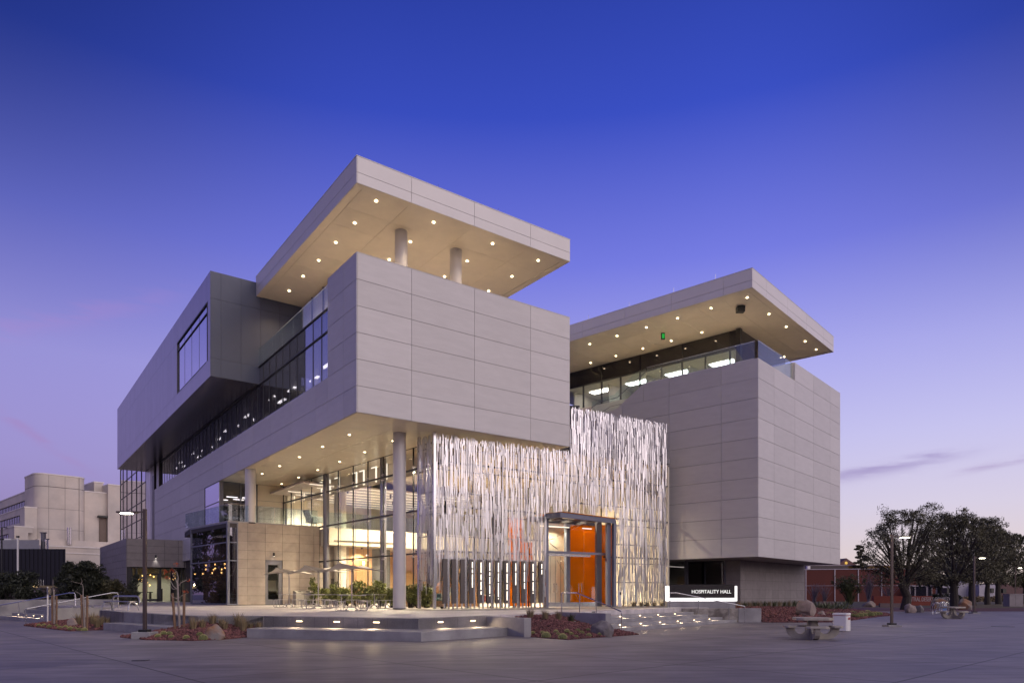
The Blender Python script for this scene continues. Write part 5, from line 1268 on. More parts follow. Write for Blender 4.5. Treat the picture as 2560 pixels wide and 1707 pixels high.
# ================================================================ PLANTS
M['leaf'] = mat('tree_leaves', (.095, .090, .050), .6, var=.25, scale=.6, island=.5)
M['leaf_dark'] = mat('dark_leaves', (.035, .040, .026), .6, var=.25, scale=.6, island=.5)
M['leaf_bamboo'] = mat('bamboo_leaves', (.15, .17, .045), .5, var=.3, scale=1, island=.45)
M['leaf_pv'] = mat('desert_green_twigs', (.075, .085, .035), .6, var=.3, scale=1, island=.4)
M['leaf_rust'] = mat('rust_leaves', (.42, .09, .03), .6, island=.3)
M['bark'] = mat('tree_bark', (.05, .042, .038), .9, var=.3, scale=8, bump=.6, bscale=20)
M['bark_pale'] = mat('pale_bark', (.30, .255, .235), .8, var=.2, scale=8)
M['stake'] = mat('lodgepole_stake', (.20, .12, .075), .8, var=.2, scale=6)
M['twig'] = mat('grey_twigs', (.17, .14, .17), .8, var=.2)
M['straw'] = mat('dry_grass', (.27, .21, .12), .8, var=.2, island=.4)
M['cactus'] = mat('barrel_cactus_skin', (.14, .155, .055), .7, var=.2, scale=20)
M['spine'] = mat('cactus_spines', (.55, .50, .22), .6)
M['boulder_grey'] = mat('grey_granite', (.20, .18, .185), .85, var=.35, scale=5, bump=1.0, bscale=7, col2=(.13, .115, .12))
M['boulder_tan'] = mat('rusty_boulder', (.30, .16, .09), .85, var=.25, scale=2.5, bump=1.0, bscale=7, col2=(.24, .22, .21))
M['boulder_pale'] = mat('pale_boulder', (.30, .24, .22), .85, var=.25, scale=3, bump=1.0, bscale=6)
M['agave'] = mat('agave_leaf', (.13, .15, .09), .55, var=.2, island=.3)
def leafmesh(centers, n, spread, size, rs, flat=.85, elong=1.5):
    V = []; Fc = []
    cs = np.array([c[:3] for c in centers]); rad = np.array([c[3] if len(c) > 3 else spread for c in centers])
    idx = rs.integers(0, len(cs), n)
    d = rs.normal(size=(n, 3)); d /= np.linalg.norm(d, axis=1)[:, None]
    r = rs.random(n) ** .55
    P = cs[idx] + d * (r * rad[idx])[:, None] * np.array([1, 1, flat])
    ax = rs.normal(size=(n, 3)); ax /= np.linalg.norm(ax, axis=1)[:, None]
    bx = np.cross(ax, rs.normal(size=(n, 3))); bx /= np.linalg.norm(bx, axis=1)[:, None]
    s = size * (.6 + .8 * rs.random(n))
    a = ax * (s * elong)[:, None]; b = bx * (s * .5)[:, None]
    q = np.stack([P - a, P + b, P + a, P - b], 1).reshape(-1, 3)
    return q
def mesh_quads(name, q, m, parent=None):
    me = bpy.data.meshes.new(name); n = len(q) // 4
    me.vertices.add(len(q)); me.vertices.foreach_set('co', q.astype(np.float32).ravel())
    me.loops.add(len(q)); me.loops.foreach_set('vertex_index', np.arange(len(q), dtype=np.int32))
    me.polygons.add(n); me.polygons.foreach_set('loop_start', np.arange(0, len(q), 4, dtype=np.int32)); me.polygons.foreach_set('loop_total', np.full(n, 4, dtype=np.int32))
    me.update(); me.validate(); me.materials.append(m)
    o = bpy.data.objects.new(name, me); COL.objects.link(o)
    if parent is not None: o.parent = parent; o.matrix_parent_inverse = Matrix.Translation(-Vector(parent.location))
    return o
def tree(label, x, y, h, cw, th, n, leaf, seed, m=None, tr=.22, name='shade_tree', cat='tree', grp=None, lobes=None, z0=0, ncl=70, cr=.75, fork=4, low=.0):
    rs = np.random.default_rng(seed); t = thing(name, label, cat, (x, y, z0), grp)
    ch = h - th; top = []
    tk = MB(); tk.tube([(x, y, z0 - .05), (x + rs.normal() * .1, y, z0 + th * .5), (x + rs.normal() * .15, y, z0 + th)], [tr * 1.25, tr, tr * .8], 10); 
    cl = []
    for i in range(ncl):
        a = rs.random() * 6.283; u = rs.random() ** .5; v = rs.random()
        zz_ = v; rr_ = (math.sin(math.pi * min(1, .18 + zz_ * .78)) ** .6) * (cw / 2) * (.25 + .75 * u)
        cl.append((x + rr_ * math.cos(a), y + rr_ * math.sin(a), z0 + th * (1 - low) + (ch + th * low) * zz_ * .93, cr * (.55 + .7 * rs.random()) * (1 - .45 * zz_)))
    if lobes:
        for lx, lz, lr, k_ in lobes:
            for i in range(k_):
                cl.append((x + lx + rs.normal() * lr * .45, y + rs.normal() * lr * .6, z0 + lz + rs.normal() * lr * .45, cr * (.45 + .5 * rs.random())))
    for i in range(fork):
        a = i / fork * 6.283 + rs.random(); c = cl[int(rs.integers(len(cl)))]
        mx = (x + math.cos(a) * cw * .14, y + math.sin(a) * cw * .14, z0 + th + ch * .25)
        tk.tube([(x, y, z0 + th * .82), mx, (x + math.cos(a) * cw * .27, y + math.sin(a) * cw * .27, z0 + th + ch * .6)], [tr * .62, tr * .42, tr * .12], 7)
    for c in cl[::3]:
        b = (x + (c[0] - x) * .4, y + (c[1] - y) * .4, z0 + th + (c[2] - z0 - th) * .45)
        tk.tube([b, c[:3]], [tr * .16, tr * .04], 4, False)
    tk.build('trunk', M['bark'], t)
    mesh_quads('crown', leafmesh(cl, n, cr, leaf, rs), m or M['leaf'], t); return t
# right row of trees
tg = 'row of plaza trees on the right'
def txy(s, D): return px(s, D)
x, y = txy(2263, 72); tree('nearest tree of the right row with a two peaked crown over the lamp', x, y, 10.6, 8.2, 2.7, 17000, .07, 3, tr=.42, grp=tg, lobes=[(-2.2, 8.3, 1.6, 22), (2.2, 8.7, 1.9, 30), (-3.6, 5.2, 1.0, 10), (-2.0, 9.6, .8, 6), (2.8, 10.2, .9, 8), (0, 5.5, 2.2, 20)], ncl=260, cr=.85)
x, y = txy(2387, 88); tree('second tree of the right row, broad crown behind the farther picnic table', x, y, 12.0, 11.5, 3.2, 17000, .095, 5, tr=.45, grp=tg, lobes=[(0, 10.4, 2.2, 34), (-3, 8.4, 2, 24), (.8, 11.2, 1.2, 14)], ncl=280, cr=.95)
x, y = txy(2432, 100); tree('third tree of the right row, left of the small far lamp', x, y, 12.8, 10, 3.5, 13500, .105, 8, tr=.4, grp=tg, lobes=[(1.6, 11.0, 1.8, 30)], ncl=250, cr=.95)
x, y = txy(2469, 108); tree('fourth tree of the right row with a thin dark trunk', x, y, 12.6, 9.5, 3.5, 12000, .105, 9, tr=.36, grp=tg, lobes=[(.5, 10.8, 1.6, 26)], ncl=250, cr=.95)
x, y = txy(2497, 112); tree('fifth tree of the right row, right of the thin trunked one', x, y, 12.2, 9.0, 3.6, 12000, .105, 10, tr=.42, grp=tg, lobes=[(.8, 10.6, 1.6, 26)], ncl=250, cr=.95)
x, y = txy(2560, 118); tree('tree cut by the right picture edge behind the utility box', x, y, 12.2, 9.5, 3.2, 18000, .13, 12, m=M['leaf_pv'], grp=tg, ncl=150, cr=1.0)
x, y = txy(2350, 125); tree('small dark tree filling the gap below the second crown', x, y, 8.5, 8, 3.0, 8000, .17, 13, m=M['leaf_dark'], grp=tg, ncl=120, cr=.9)
# pine
def pine(label, x, y, h, w, seed, z0=0):
    rs = np.random.default_rng(seed); t = thing('pine_tree', label, 'tree', (x, y, z0)); tk = MB().tube([(x, y, z0), (x, y, z0 + h)], [.35, .05], 8); cl = []
    for i in range(34):
        v = i / 33; a = rs.random() * 6.28; r = w / 2 * (1 - v * .8) * (.35 + .65 * rs.random()); zz_ = z0 + h * (.35 + .63 * v)
        tk.tube([(x, y, zz_ - .3), (x + r * math.cos(a), y + r * math.sin(a), zz_)], [.08, .03], 4)
        for s in (.45, .75, 1): cl.append((x + r * s * math.cos(a), y + r * s * math.sin(a), zz_, .75 * (1 - v * .5)))
    tk.build('trunk', M['bark'], t); mesh_quads('crown', leafmesh(cl, 6500, .7, .17, rs, .45), M['leaf'], t)
x, y = px(2151, 175); pine('ragged pine rising behind the dark red building', x, y, zat(1361, 175), 9.5, 21)
# left trees and bushes
def bush(name, label, x, y, h, w, n, leaf, seed, m, z0=0, grp=None, cr=.5, ncl=26, cat='shrub'):
    rs = np.random.default_rng(seed); t = thing(name, label, cat, (x, y, z0), grp); cl = []; tk = MB()
    for i in range(ncl):
        a = rs.random() * 6.28; u = rs.random() ** .5; v = rs.random() ** .8; r = w / 2 * u * (1 - .45 * v)
        c = (x + r * math.cos(a), y + r * math.sin(a), z0 + h * (.12 + .80 * v), cr * (.5 + .6 * rs.random())); cl.append(c)
        if i % 2 == 0: tk.tube([(x + rs.normal() * .06, y + rs.normal() * .06, z0), c[:3]], [.025, .008], 4, False)
    tk.build('stem', M['bark'], t); mesh_quads('foliage', leafmesh(cl, n, cr, leaf, rs, .8), m, t); return t
x, y = px(205, 50); bush('leafy_tree', 'dark bushy evergreen tree in front of the pale building, left of the stone volume', x, y, zat(1405, 50), 3.4, 9000, .085, 31, M['leaf_dark'], .2, cr=.55, ncl=60, cat='tree')
x, y = px(172, 50.5); bush('leafy_tree', 'lower dark evergreen beside the black metal building', x, y, zat(1428, 50), 2.6, 5000, .085, 33, M['leaf_dark'], .2, cr=.5, ncl=36, cat='tree')
x, y = px(240, 51); bush('leafy_tree', 'small dark evergreen touching the grey stone volume', x, y, zat(1425, 51), 2.6, 5000, .085, 34, M['leaf_dark'], .2, cr=.5, ncl=36, cat='tree')
x, y = px(288, 51); bush('leafy_shrub', 'low green shrub at the corner of the grey stone volume', x, y, zat(1458, 51), 3.2, 5000, .07, 35, M['leaf'], .3, cr=.5, ncl=36)
x, y = px(25, 50); bush('leafy_shrub', 'large soft dark shrub at the left edge of the picture', x, y, zat(1425, 50), 4.8, 9000, .08, 36, M['leaf_dark'], .2, cr=.7, ncl=60)
x, y = px(338, 47); bush('leafy_shrub', 'narrow dark shrub in front of the lit cafe window', x, y, zat(1462, 47), .9, 1600, .06, 37, M['leaf_dark'], .85, cr=.28, ncl=20)
for i, (s_, D_, h_) in enumerate(((-330, 72, 15), (-480, 78, 15))):      # out of frame, reflected in the corner glass
    x, y = px(s_, D_); tree('tall tree beyond the left picture edge, mirrored in the corner glass' if i == 0 else 'second tall tree beyond the left edge, farther out', x, y, h_, 12, 3, 14000, .16, 40 + i, m=M['leaf_dark'], ncl=110, cr=1.2, low=.3)
# bamboo along the glass wall
for i, (s_, sy_, w_) in enumerate([(785, 1441, .9), (812, 1470, .9), (838, 1451, 1.0), (866, 1468, .9), (893, 1449, 1.2), (920, 1455, 1.2), (948, 1450, 1.3), (978, 1470, 1.0), (1026, 1462, 1.0), (1046, 1458, 1.0), (1066, 1470, .9)]):
    t_, q = on(s_, GF.p(0, -1.05), GD)
    if s_ > 1000: q = px(s_, 39.4)
    z = tz(*q); h_ = zat(sy_, q[1]) - z
    bush('bamboo_shrub', 'bamboo shrub in the planting strip along the tall glass wall', q[0], q[1], h_, w_, 1700, .055, 50 + i, M['leaf_bamboo'], z, 'bamboo shrubs along the glass wall', cr=.24, ncl=34)
# young staked trees
def young(label, sx, sy, z0, D, tp, branches, stakes, leaves):
    P = lambda a, b: (*px(a, D), zat(b, D))
    b = P(sx, sy); t = thing('young_tree', label, 'tree', b)
    MB().tube([b, P(*tp[0]), P(*tp[1])], [.045, .038, .03], 7).build('trunk', M['bark_pale'], t)
    mb = MB(); rr = random.Random(int(sx))
    for br in branches:
        pts = [P(*q) for q in br]; pts = [(p_[0], p_[1] + (i_ * rr.uniform(-.12, .12)), p_[2]) for i_, p_ in enumerate(pts)]
        mb.tube(pts, [.02] + [.012] * (len(pts) - 2) + [.006], 5)
    mb.build('branch', M['bark_pale'], t)
    if leaves:
        rs = np.random.default_rng(int(sx)); mesh_quads('crown', leafmesh([(*P(a, c), .11) for a, c in leaves], 110, .12, .03, rs), M['leaf_rust'], t)
    for s in stakes:
        q = P(s[0], s[1]); so_ = tag(MB().tube([q, (q[0] + (s[2] - s[0]) / F * D, q[1], zat(s[3], D))], .05 if D < 30 else .045, 8).build('tree_stake', M['stake']), s[4], 'stake')
R4 = lambda x, y: (280 + x / 6.19, 1380 + y / 6.19)
young('bare young tree with rust coloured leaves between two stakes by the street lamp', *R4(1055, 1262), .12, 26.3, (R4(1030, 860), R4(1015, 465)), [[R4(1015, 470), R4(1005, 390), R4(970, 300), R4(975, 235)], [R4(1008, 480), R4(960, 400), R4(925, 330), R4(935, 290)], [R4(1012, 575), R4(960, 520), R4(880, 430), R4(830, 390)], [R4(1020, 530), R4(1075, 470), R4(1140, 425), R4(1185, 385)], [R4(1025, 720), R4(960, 690), R4(930, 640)], [R4(1030, 715), R4(1090, 670), R4(1160, 625)], [R4(1000, 560), R4(940, 570), R4(870, 500)]],
      [(*R4(982, 1268), *R4(935, 630), 'left wooden stake of the rust leaved young tree'), (*R4(1112, 1268), *R4(1116, 640), 'right wooden stake of the rust leaved young tree')], [R4(1005, 185), R4(845, 390), R4(930, 290), R4(825, 295), R4(1190, 430), R4(1140, 605)])
R3 = lambda x, y: (x / 6.72, 1400 + y / 6.72)
young('bare forked young tree between stakes in the far left bed', *R3(1425, 1165), .1, 30.0, (R3(1410, 800), R3(1395, 600)), [[R3(1395, 600), R3(1370, 470), R3(1360, 400), R3(1270, 350)], [R3(1360, 405), R3(1400, 350), R3(1415, 300)], [R3(1370, 600), R3(1310, 560), R3(1260, 520)], [R3(1390, 720), R3(1330, 650), R3(1290, 590)]],
      [(*R3(1462, 1165), *R3(1465, 590), 'right stake of the forked young tree'), (*R3(1388, 1120), *R3(1365, 580), 'left stake of the forked young tree')], [])
young('slender young tree trunk beside the steel sign post', *R3(912, 1060), .1, 34.0, (R3(908, 800), R3(905, 490)), [[R3(905, 600), R3(885, 480), R3(880, 320)]],
      [(*R3(880, 1060), *R3(875, 590), 'left stake of the slender young tree by the sign post'), (*R3(950, 1060), *R3(950, 600), 'right stake of the slender young tree by the sign post')], [])
# grasses
def tuft(label, p, h, n, seed, m=None, grp=None, w=.12):
    rs = random.Random(seed); mb = MB()
    for i in range(n):
        a = rs.random() * 6.28; l = h * rs.uniform(.55, 1.1); b = rs.uniform(.1, .55); r0 = rs.random() * w; x, y = p[0] + r0 * math.cos(a), p[1] + r0 * math.sin(a)
        dx, dy = math.cos(a + rs.uniform(-.4, .4)) * l * b, math.sin(a + rs.uniform(-.4, .4)) * l * b; t = .006
        nx, ny = -math.sin(a) * t, math.cos(a) * t
        mb.add([(x - nx, y - ny, p[2] - .02), (x + nx, y + ny, p[2] - .02), (x + dx * .4 + nx, y + dy * .4 + ny, p[2] + l * .6), (x + dx * .4 - nx, y + dy * .4 - ny, p[2] + l * .6), (x + dx, y + dy, p[2] + l)], [(0, 1, 2, 3), (3, 2, 4)])
    o = mb.build('grass_tuft', m or M['straw']); tag(o, label, 'grass', grp); return o
zleft, zmid, zfar = ZLEFT, ZMID, ZFAR
def yclamp(p, ym, zf):
    return p if p.y <= ym else Vector((p.x * ym / p.y, ym, zf(p.x * ym / p.y, ym)))
for i, (a, b, h_) in enumerate([(1560, 1075, .45), (1710, 1070, .30), (1945, 1070, .62), (1255, 1190, .50), (1395, 1160, .35), (2035, 1215, .62), (1740, 1190, .35), (2275, 1090, .32), (2140, 1100, .25)]):
    tuft('dry straw grass tuft in the gravel beside the tan boulder', yclamp(gp(*R4(a, b), zleft), 27.35, zleft), h_, 130, 60 + i, grp='grass tufts by the tan boulder')
R6 = lambda x, y: (1240 + x / 6.533, 1480 + y / 6.533)
for i, (a, b) in enumerate([(560, 415), (800, 445), (1025, 440), (1225, 410)]):
    tuft('dry grass tuft at the top of the sloped red gravel bed', yclamp(gp(*R6(a, b), zmid), 29.6, zmid), .42, 150, 80 + i, M['straw'] if i != 3 else M['leaf_pv'], 'grass tufts above the central gravel slope')
for i, (a, b, h_) in enumerate([(1000, 1000, .5), (1180, 960, .4), (1330, 1080, .6), (1560, 1080, .6), (1700, 1090, .5), (1800, 1080, .4), (1640, 1130, .5), (1500, 880, .3), (1800, 850, .3)]):
    tuft('soft dry grass tuft in the far left bed', gp(*R3(a, b), zfar), h_, 130, 90 + i, grp='grass tufts in the far left bed')
for i in range(13):
    s_ = 1848 + i * 12.5; p = Vector((*px(s_, 46.5 + i * .75), .72)); tuft('short grass tuft at the foot of the grey tiled wall', p, .45, 110, 110 + i, M['leaf_pv'] if i % 2 else M['straw'], 'grass tufts along the tiled wall', .25)
for i, s_ in enumerate((1600, 1615, 1632, 1650, 1580)):
    t_, q = on(s_, EF.p(0, .1), eR); tuft('short grass tuft at the foot of the metal screen', (q[0], q[1] - .5, .83), .38, 110, 130 + i, grp='grass tufts under the screen')
# barrel cacti
cb = MB(); nr = 16; R_ = .1
vs = []; fs = []
rings = 9
for j in range(rings + 1):
    th = math.pi * (.02 + .60 * j / rings)
    for k_ in range(nr * 2):
        rr_ = R_ * (1.0 if k_ % 2 == 0 else .86); a = math.pi * k_ / nr
        vs.append((rr_ * math.sin(th) * math.cos(a), rr_ * math.sin(th) * math.sin(a), R_ * .75 + R_ * .85 * math.cos(th) - .03))
for j in range(rings):
    for k_ in range(nr * 2):
        a = j * nr * 2; b = a + nr * 2; fs.append((a + k_, b + k_, b + (k_ + 1) % (nr * 2), a + (k_ + 1) % (nr * 2)))
cb.add(vs, fs); cbm = cb.build('barrel_cactus', M['cactus'])
sp = MB(); rs0 = random.Random(3)
for j in range(1, rings):
    th = math.pi * (.02 + .60 * j / rings)
    for k_ in range(0, nr * 2, 2):
        a = math.pi * k_ / nr
        for q in range(3):
            c = Vector((R_ * math.sin(th) * math.cos(a), R_ * math.sin(th) * math.sin(a), R_ * .75 + R_ * .85 * math.cos(th) - .03)); n_ = Vector((math.sin(th) * math.cos(a), math.sin(th) * math.sin(a), math.cos(th))) + Vector([rs0.uniform(-.6, .6) for _ in range(3)]); n_.normalize()
            u_ = n_.orthogonal() * .0022; sp.add([c - u_, c + u_, c + n_ * .026], [(0, 1, 2)])
spm = sp.build('spines', M['spine'], cbm); spm.matrix_parent_inverse = Matrix()
CACT = []
lab_l = 'golden barrel cactus in the red gravel beside the tan boulder'
for q in [(712, 1318), (800, 1275), (887, 1275), (918, 1325), (1150, 1342), (1410, 1358), (1707, 1330), (1358, 1295)]: CACT.append((gp(*R4(*q), zleft), .98, lab_l, 'cacti by the tan boulder'))
lab_m = 'golden barrel cactus on the red gravel slope beside the grey boulder'
for q in [(817, 742), (1088, 762), (1305, 738), (1515, 722), (1693, 705), (1230, 695), (1400, 680), (1335, 640), (1505, 632), (1160, 655), (980, 663), (757, 672), (1015, 700), (600, 686)]: CACT.append((gp(*R6(*q), zmid), .88, lab_m, 'cacti by the grey boulder'))
lab_f = 'golden barrel cactus along the edge of the far left bed'
for q in [(740, 1112), (650, 1108), (830, 1132), (940, 1125), (1000, 1150), (1100, 1150), (1180, 1168), (1250, 1165), (1335, 1178), (1420, 1190)]: CACT.append((gp(*R3(*q), .03), 1.05, lab_f, 'cacti along the far left bed'))
lab_r = 'golden barrel cactus in the right bed behind the litter bin'
RC = lambda x, y: (1980 + x / 7.128, 1340 + y / 7.128)
for q in [(1090, 1440), (1150, 1445), (1215, 1440), (1290, 1430), (1345, 1420), (1400, 1422), (1450, 1415), (1510, 1408), (1565, 1402), (1110, 1400), (1175, 1385), (1240, 1390), (1350, 1382), (655, 1430), (600, 1425), (705, 1425), (1080, 1395)]: CACT.append((gp(*RC(*q), .08), 2.0, lab_r, 'cacti in the right bed'))
for i, (p, s, lab, g_) in enumerate(CACT):
    if i == 0: o = cbm; o.location = p; o.scale = (s,) * 3; o['label'] = lab; o['category'] = 'cactus'; o['group'] = g_
    else:
        o = copy_thing(cbm, p, i * .7, lab, s * (.88 + .24 * ((i * 37) % 10) / 10)); o['category'] = 'cactus'; o['group'] = g_
# boulders
def boulder(label, sx, sy, zf, w, h, d, m, seed, cut=1.0):
    p = gp(sx, sy, zf); bm = bmesh.new(); bmesh.ops.create_icosphere(bm, subdivisions=4, radius=1)
    off_ = Vector((seed * 3.7, seed * 1.3, seed * 2.1))
    for v in bm.verts:
        c = v.co.copy(); n1 = mnoise.noise(c * .9 + off_) * .36 + mnoise.noise(c * 2.3 + off_) * .15 + mnoise.noise(c * 6 + off_) * .05
        c *= (1 + n1)
        # flat facets
        for k_ in range(6):
            nn = Vector((math.sin(seed + k_ * 2.4), math.cos(seed * 2 + k_ * 1.7), .35 + .5 * math.sin(k_ + seed))).normalized(); dd_ = c.dot(nn) - .72
            if dd_ > 0: c -= nn * dd_ * .85
        v.co = Vector((c.x * w / 2, c.y * d / 2, c.z * h * .62 + h * .32))
    me = bpy.data.meshes.new('boulder'); bm.to_mesh(me); bm.free(); me.materials.append(m); me.polygons.foreach_set('use_smooth', [True] * len(me.polygons))
    try: me.set_sharp_from_angle(angle=math.radians(28))
    except Exception: pass
    o = bpy.data.objects.new('boulder', me); COL.objects.link(o); o.location = p + Vector((0, d * .35, 0)); tag(o, label, 'boulder'); return o
boulder('rusty tan boulder in the left gravel bed among barrel cacti', *R4(1530, 1345), zleft, .78, .55, .65, M['boulder_tan'], 2)
boulder('grey rounded boulder at the foot of the entrance stair wall', *R6(1770, 715), zmid, .95, .62, .75, M['boulder_grey'], 5)
boulder('small rounded boulder in the far left bed', *R3(1175, 1110), .1, .5, .42, .45, M['boulder_pale'], 7)
boulder('large pale boulder on the right gravel mound before the agaves', 2021, 1534, .4, 1.35, .85, 1.2, M['boulder_pale'], 9)
boulder('small brown boulder low on the right gravel mound', 2056, 1541, .15, .6, .4, .5, M['boulder_pale'], 11)
boulder('white grey boulder at the foot of the nearest right tree', 2280, 1531, 0, 1.0, .85, .9, M['boulder_pale'], 13)
boulder('grey angular boulder touching the white one under the right tree', 2302, 1530, 0, .95, .7, .9, M['boulder_grey'], 14)
boulder('wide tan boulder behind the bike rack', 2357, 1521, 0, 2.2, 1.2, 1.6, M['boulder_tan'], 15)
boulder('brown blocky boulder left of the second plaza lamp', 2420, 1524, 0, 1.6, 1.2, 1.4, M['boulder_tan'], 16)
boulder('pale flat boulder in the dry bed beyond the cacti', 2177, 1517, .0, 1.6, .8, 1.2, M['boulder_pale'], 17)
boulder('dark boulder at the far left picture edge', 8, 1541, .1, 1.5, .9, 1.2, M['boulder_grey'], 19)
# agaves
ag = MB(); rr = random.Random(5)
for i in range(26):
    a = i * 2.4; el = .35 + .95 * i / 26; l = .5 * rr.uniform(.8, 1.1); w = .05
    dx, dy = math.cos(a), math.sin(a); c, s = math.cos(el), math.sin(el); nx, ny = -dy * w, dx * w
    b = Vector((0, 0, .02)); m1 = Vector((dx * c * l * .5, dy * c * l * .5, s * l * .5)); tp_ = Vector((dx * c * l * .95, dy * c * l * .95, s * l + .04))
    ag.add([b + Vector((nx * .6, ny * .6, 0)), b - Vector((nx * .6, ny * .6, 0)), m1 - Vector((nx, ny, 0)), m1 + Vector((nx, ny, 0)), tp_, m1 - Vector((0, 0, .03))], [(0, 1, 2, 3), (3, 2, 4), (0, 5, 1), (3, 4, 5), (2, 5, 4)])
ago = ag.build('agave_plant', M['agave']); first = True
for i, (s_, sy_) in enumerate([(1986, 1529), (1994, 1530), (2044, 1528), (2052, 1529), (2060, 1528), (2068, 1529), (2075, 1527), (2083, 1528), (2092, 1526), (2100, 1528), (2108, 1527), (2114, 1524)]):
    p = gp(s_, sy_, .25)
    o = ago if i == 0 else ago.copy()
    if i: COL.objects.link(o)
    o.location = p; o.rotation_euler.z = i * 1.1; o.scale = (1.35 + .2 * (i % 3),) * 3
    left = i < 2; tag(o, 'spiky agave left of the large pale boulder' if left else 'spiky agave in the row between the pale boulder and litter bin', 'agave', 'agaves left of the boulder' if left else 'row of agaves')
# twiggy shrubs before the red building
def twigbush(label, sx, D, sy_top, w, n, m, seed, name='bare_shrub', leaves=0):
    rs = random.Random(seed); x, y = px(sx, D); h = zat(sy_top, D); t = thing(name, label, 'shrub', (x, y, 0)); mb = MB(); cl = []
    for i in range(n):
        a = rs.random() * 6.28; sp_ = rs.random() * w / 2; l = h * rs.uniform(.6, 1.0)
        p1 = (x + math.cos(a) * sp_ * .35, y + math.sin(a) * sp_ * .3, l * .5); p2 = (x + math.cos(a) * sp_, y + math.sin(a) * sp_, l)
        mb.tube([(x + rs.uniform(-.2, .2), y, 0), p1, p2], [.05, .03, .012], 4, False)
        for j in range(3):
            v = rs.uniform(.5, .95); q = [p1[k_] + (p2[k_] - p1[k_]) * (v - .5) * 2 for k_ in range(3)]
            e_ = (q[0] + rs.uniform(-.4, .4), q[1] + rs.uniform(-.4, .4), q[2] + rs.uniform(.15, .6)); mb.tube([q, e_], [.015, .007], 3, False); cl.append((*e_, .3))
    mb.build('stem', m, t)
    if leaves: mesh_quads('foliage', leafmesh(cl, leaves, .45, .06, np.random.default_rng(seed)), M['leaf_pv'], t)
twigbush('bare grey lilac shrub at the left end of the dark red building', 2035, 110, 1455, 3.4, 40, M['twig'], 1)
twigbush('second bare grey shrub beside the first before the dark red wall', 2062, 112, 1458, 2.4, 26, M['twig'], 2)
twigbush('big green feathery shrub before the dark red building', 2124, 92, 1436, 5.6, 60, M['leaf_pv'], 3, 'desert_shrub', 5500)
twigbush('tall bare grey shrub right of the green feathery one', 2172, 108, 1426, 3.2, 46, M['twig'], 4)
twigbush('bare grey shrub behind the plaza lamp before the dark red wall', 2222, 118, 1452, 4.0, 36, M['twig'], 5)
for i, s_ in enumerate((2348, 2368, 2392, 2415, 2446, 2478, 2508)):
    x, y = px(s_, 135 + i * 3); bush('hedge_shrub', 'low dark hedge shrub before the far white building', x, y, 1.5 if i < 3 else .9, 3.4, 1100, .16, 200 + i, M['leaf_dark'] if i < 3 else M['straw'], 0, 'low shrubs before the far white building', cr=.6, ncl=16)

# ================================================================ BACKGROUND BUILDINGS
redm = mat('dark_red_render', (.135, .032, .022), .7, var=.12, scale=.25, bump=.05); trim = mat('trim_lilac', (.45, .40, .44), .5)
t = thing('red_building', 'long low dark red building with pale trim lines behind the right trees', 'building', (*px(2170, 150), 0))
D = 150; x0, x1 = px(1960, D + 6)[0], px(2339, D)[0]; zt = zat(1421, D)
MB().prism([(x0, D + 8), (x1, D), (x1, D + 30), (x0, D + 30)], 0, zt).build('wall', redm, t)
yy = lambda x: D + 8 * (x1 - x) / (x1 - x0)
MB().prism([(x0, yy(x0) - .12), (x1, yy(x1) - .12), (x1, yy(x1) + .3), (x0, yy(x0) + .3)], zt + .002, zt + .18).build('coping', trim, t)
for s_ in (2012.9, 2086, 2145.5, 2205): x = px(s_, yy(px(s_, D + 4)[0]))[0]; MB().box(x - .1, x + .1, yy(x) - .14, yy(x) - .02, 0, zt).build('trim', trim, t)
MB().prism([(x0, yy(x0) - .13), (x1, yy(x1) - .13), (x1, yy(x1) - .02), (x0, yy(x0) - .02)], zat(1463, D), zat(1463, D) + .09).build('trim', trim, t)
for s_, w in ((2268, .5), (2280, .8), (2301, 2.2), (2323, .8)):
    x = px(s_, D)[0]; MB().box(x - w / 2 - .1, x + w / 2 + .1, D - .25, D + .3, .6, 3.4).build('window_frame', trim, t); MB().box(x - w / 2, x + w / 2, D - .3, D - .252, .7, 3.3).build('window', M['glass_dark'], t)
t = thing('ochre_building', 'thin strip of an ochre wall above the dark red building', 'building', (*px(2170, 176), 0))
MB().box(px(2005, 176)[0], px(2290, 176)[0], 176, 190, 0, zat(1413.5, 176)).build('wall', mat('ochre_render', (.20, .115, .02), .7), t); MB().box(px(2005, 176)[0], px(2290, 176)[0], 175.9, 190, zat(1413.5, 176), zat(1411.5, 176)).build('coping', trim, t)
MB().box(px(2015, 171)[0], px(2120, 171)[0], 171, 172, 0, zat(1413, 171)).build('screen_wall', mat('roof_louvre', (.06, .045, .05), .6), t)
MB().box(px(2019, 168)[0], px(2026, 168)[0], 168, 169, 0, zat(1414, 168)).build('roof_unit', M['white'], t)
t = thing('gable_building', 'brown gabled brick building with a glowing round window behind the pine', 'building', (*px(2115, 210), 0))
bx0, bxm, bx1 = px(2094, 210)[0], px(2116, 210)[0], px(2142, 210)[0]; ze, zr = zat(1412, 210), zat(1394.5, 210)
mb = MB(); n_ = [(bx0, 0), (bx1, 0), (bx1, ze), (bxm, zr), (bx0, ze)]
mb.add([(x, 210, z) for x, z in n_] + [(x, 235, z) for x, z in n_], [(0, 1, 2, 3, 4), (9, 8, 7, 6, 5)] + [(i, 5 + i, 5 + (i + 1) % 5, (i + 1) % 5) for i in range(5)]); mb.build('wall', mat('brown_brick', (.16, .085, .08), .8), t)
c = px(2115.5, 209.9); r_ = 3.5 / F * 210
vs = [(c[0] + r_ * math.cos(a), 209.9, zat(1406.5, 210) + r_ * math.sin(a)) for a in np.linspace(0, 6.283, 25)[:-1]]
MB().add(vs, [tuple(range(24))]).build('round_window', M['emit_yellow'], t)
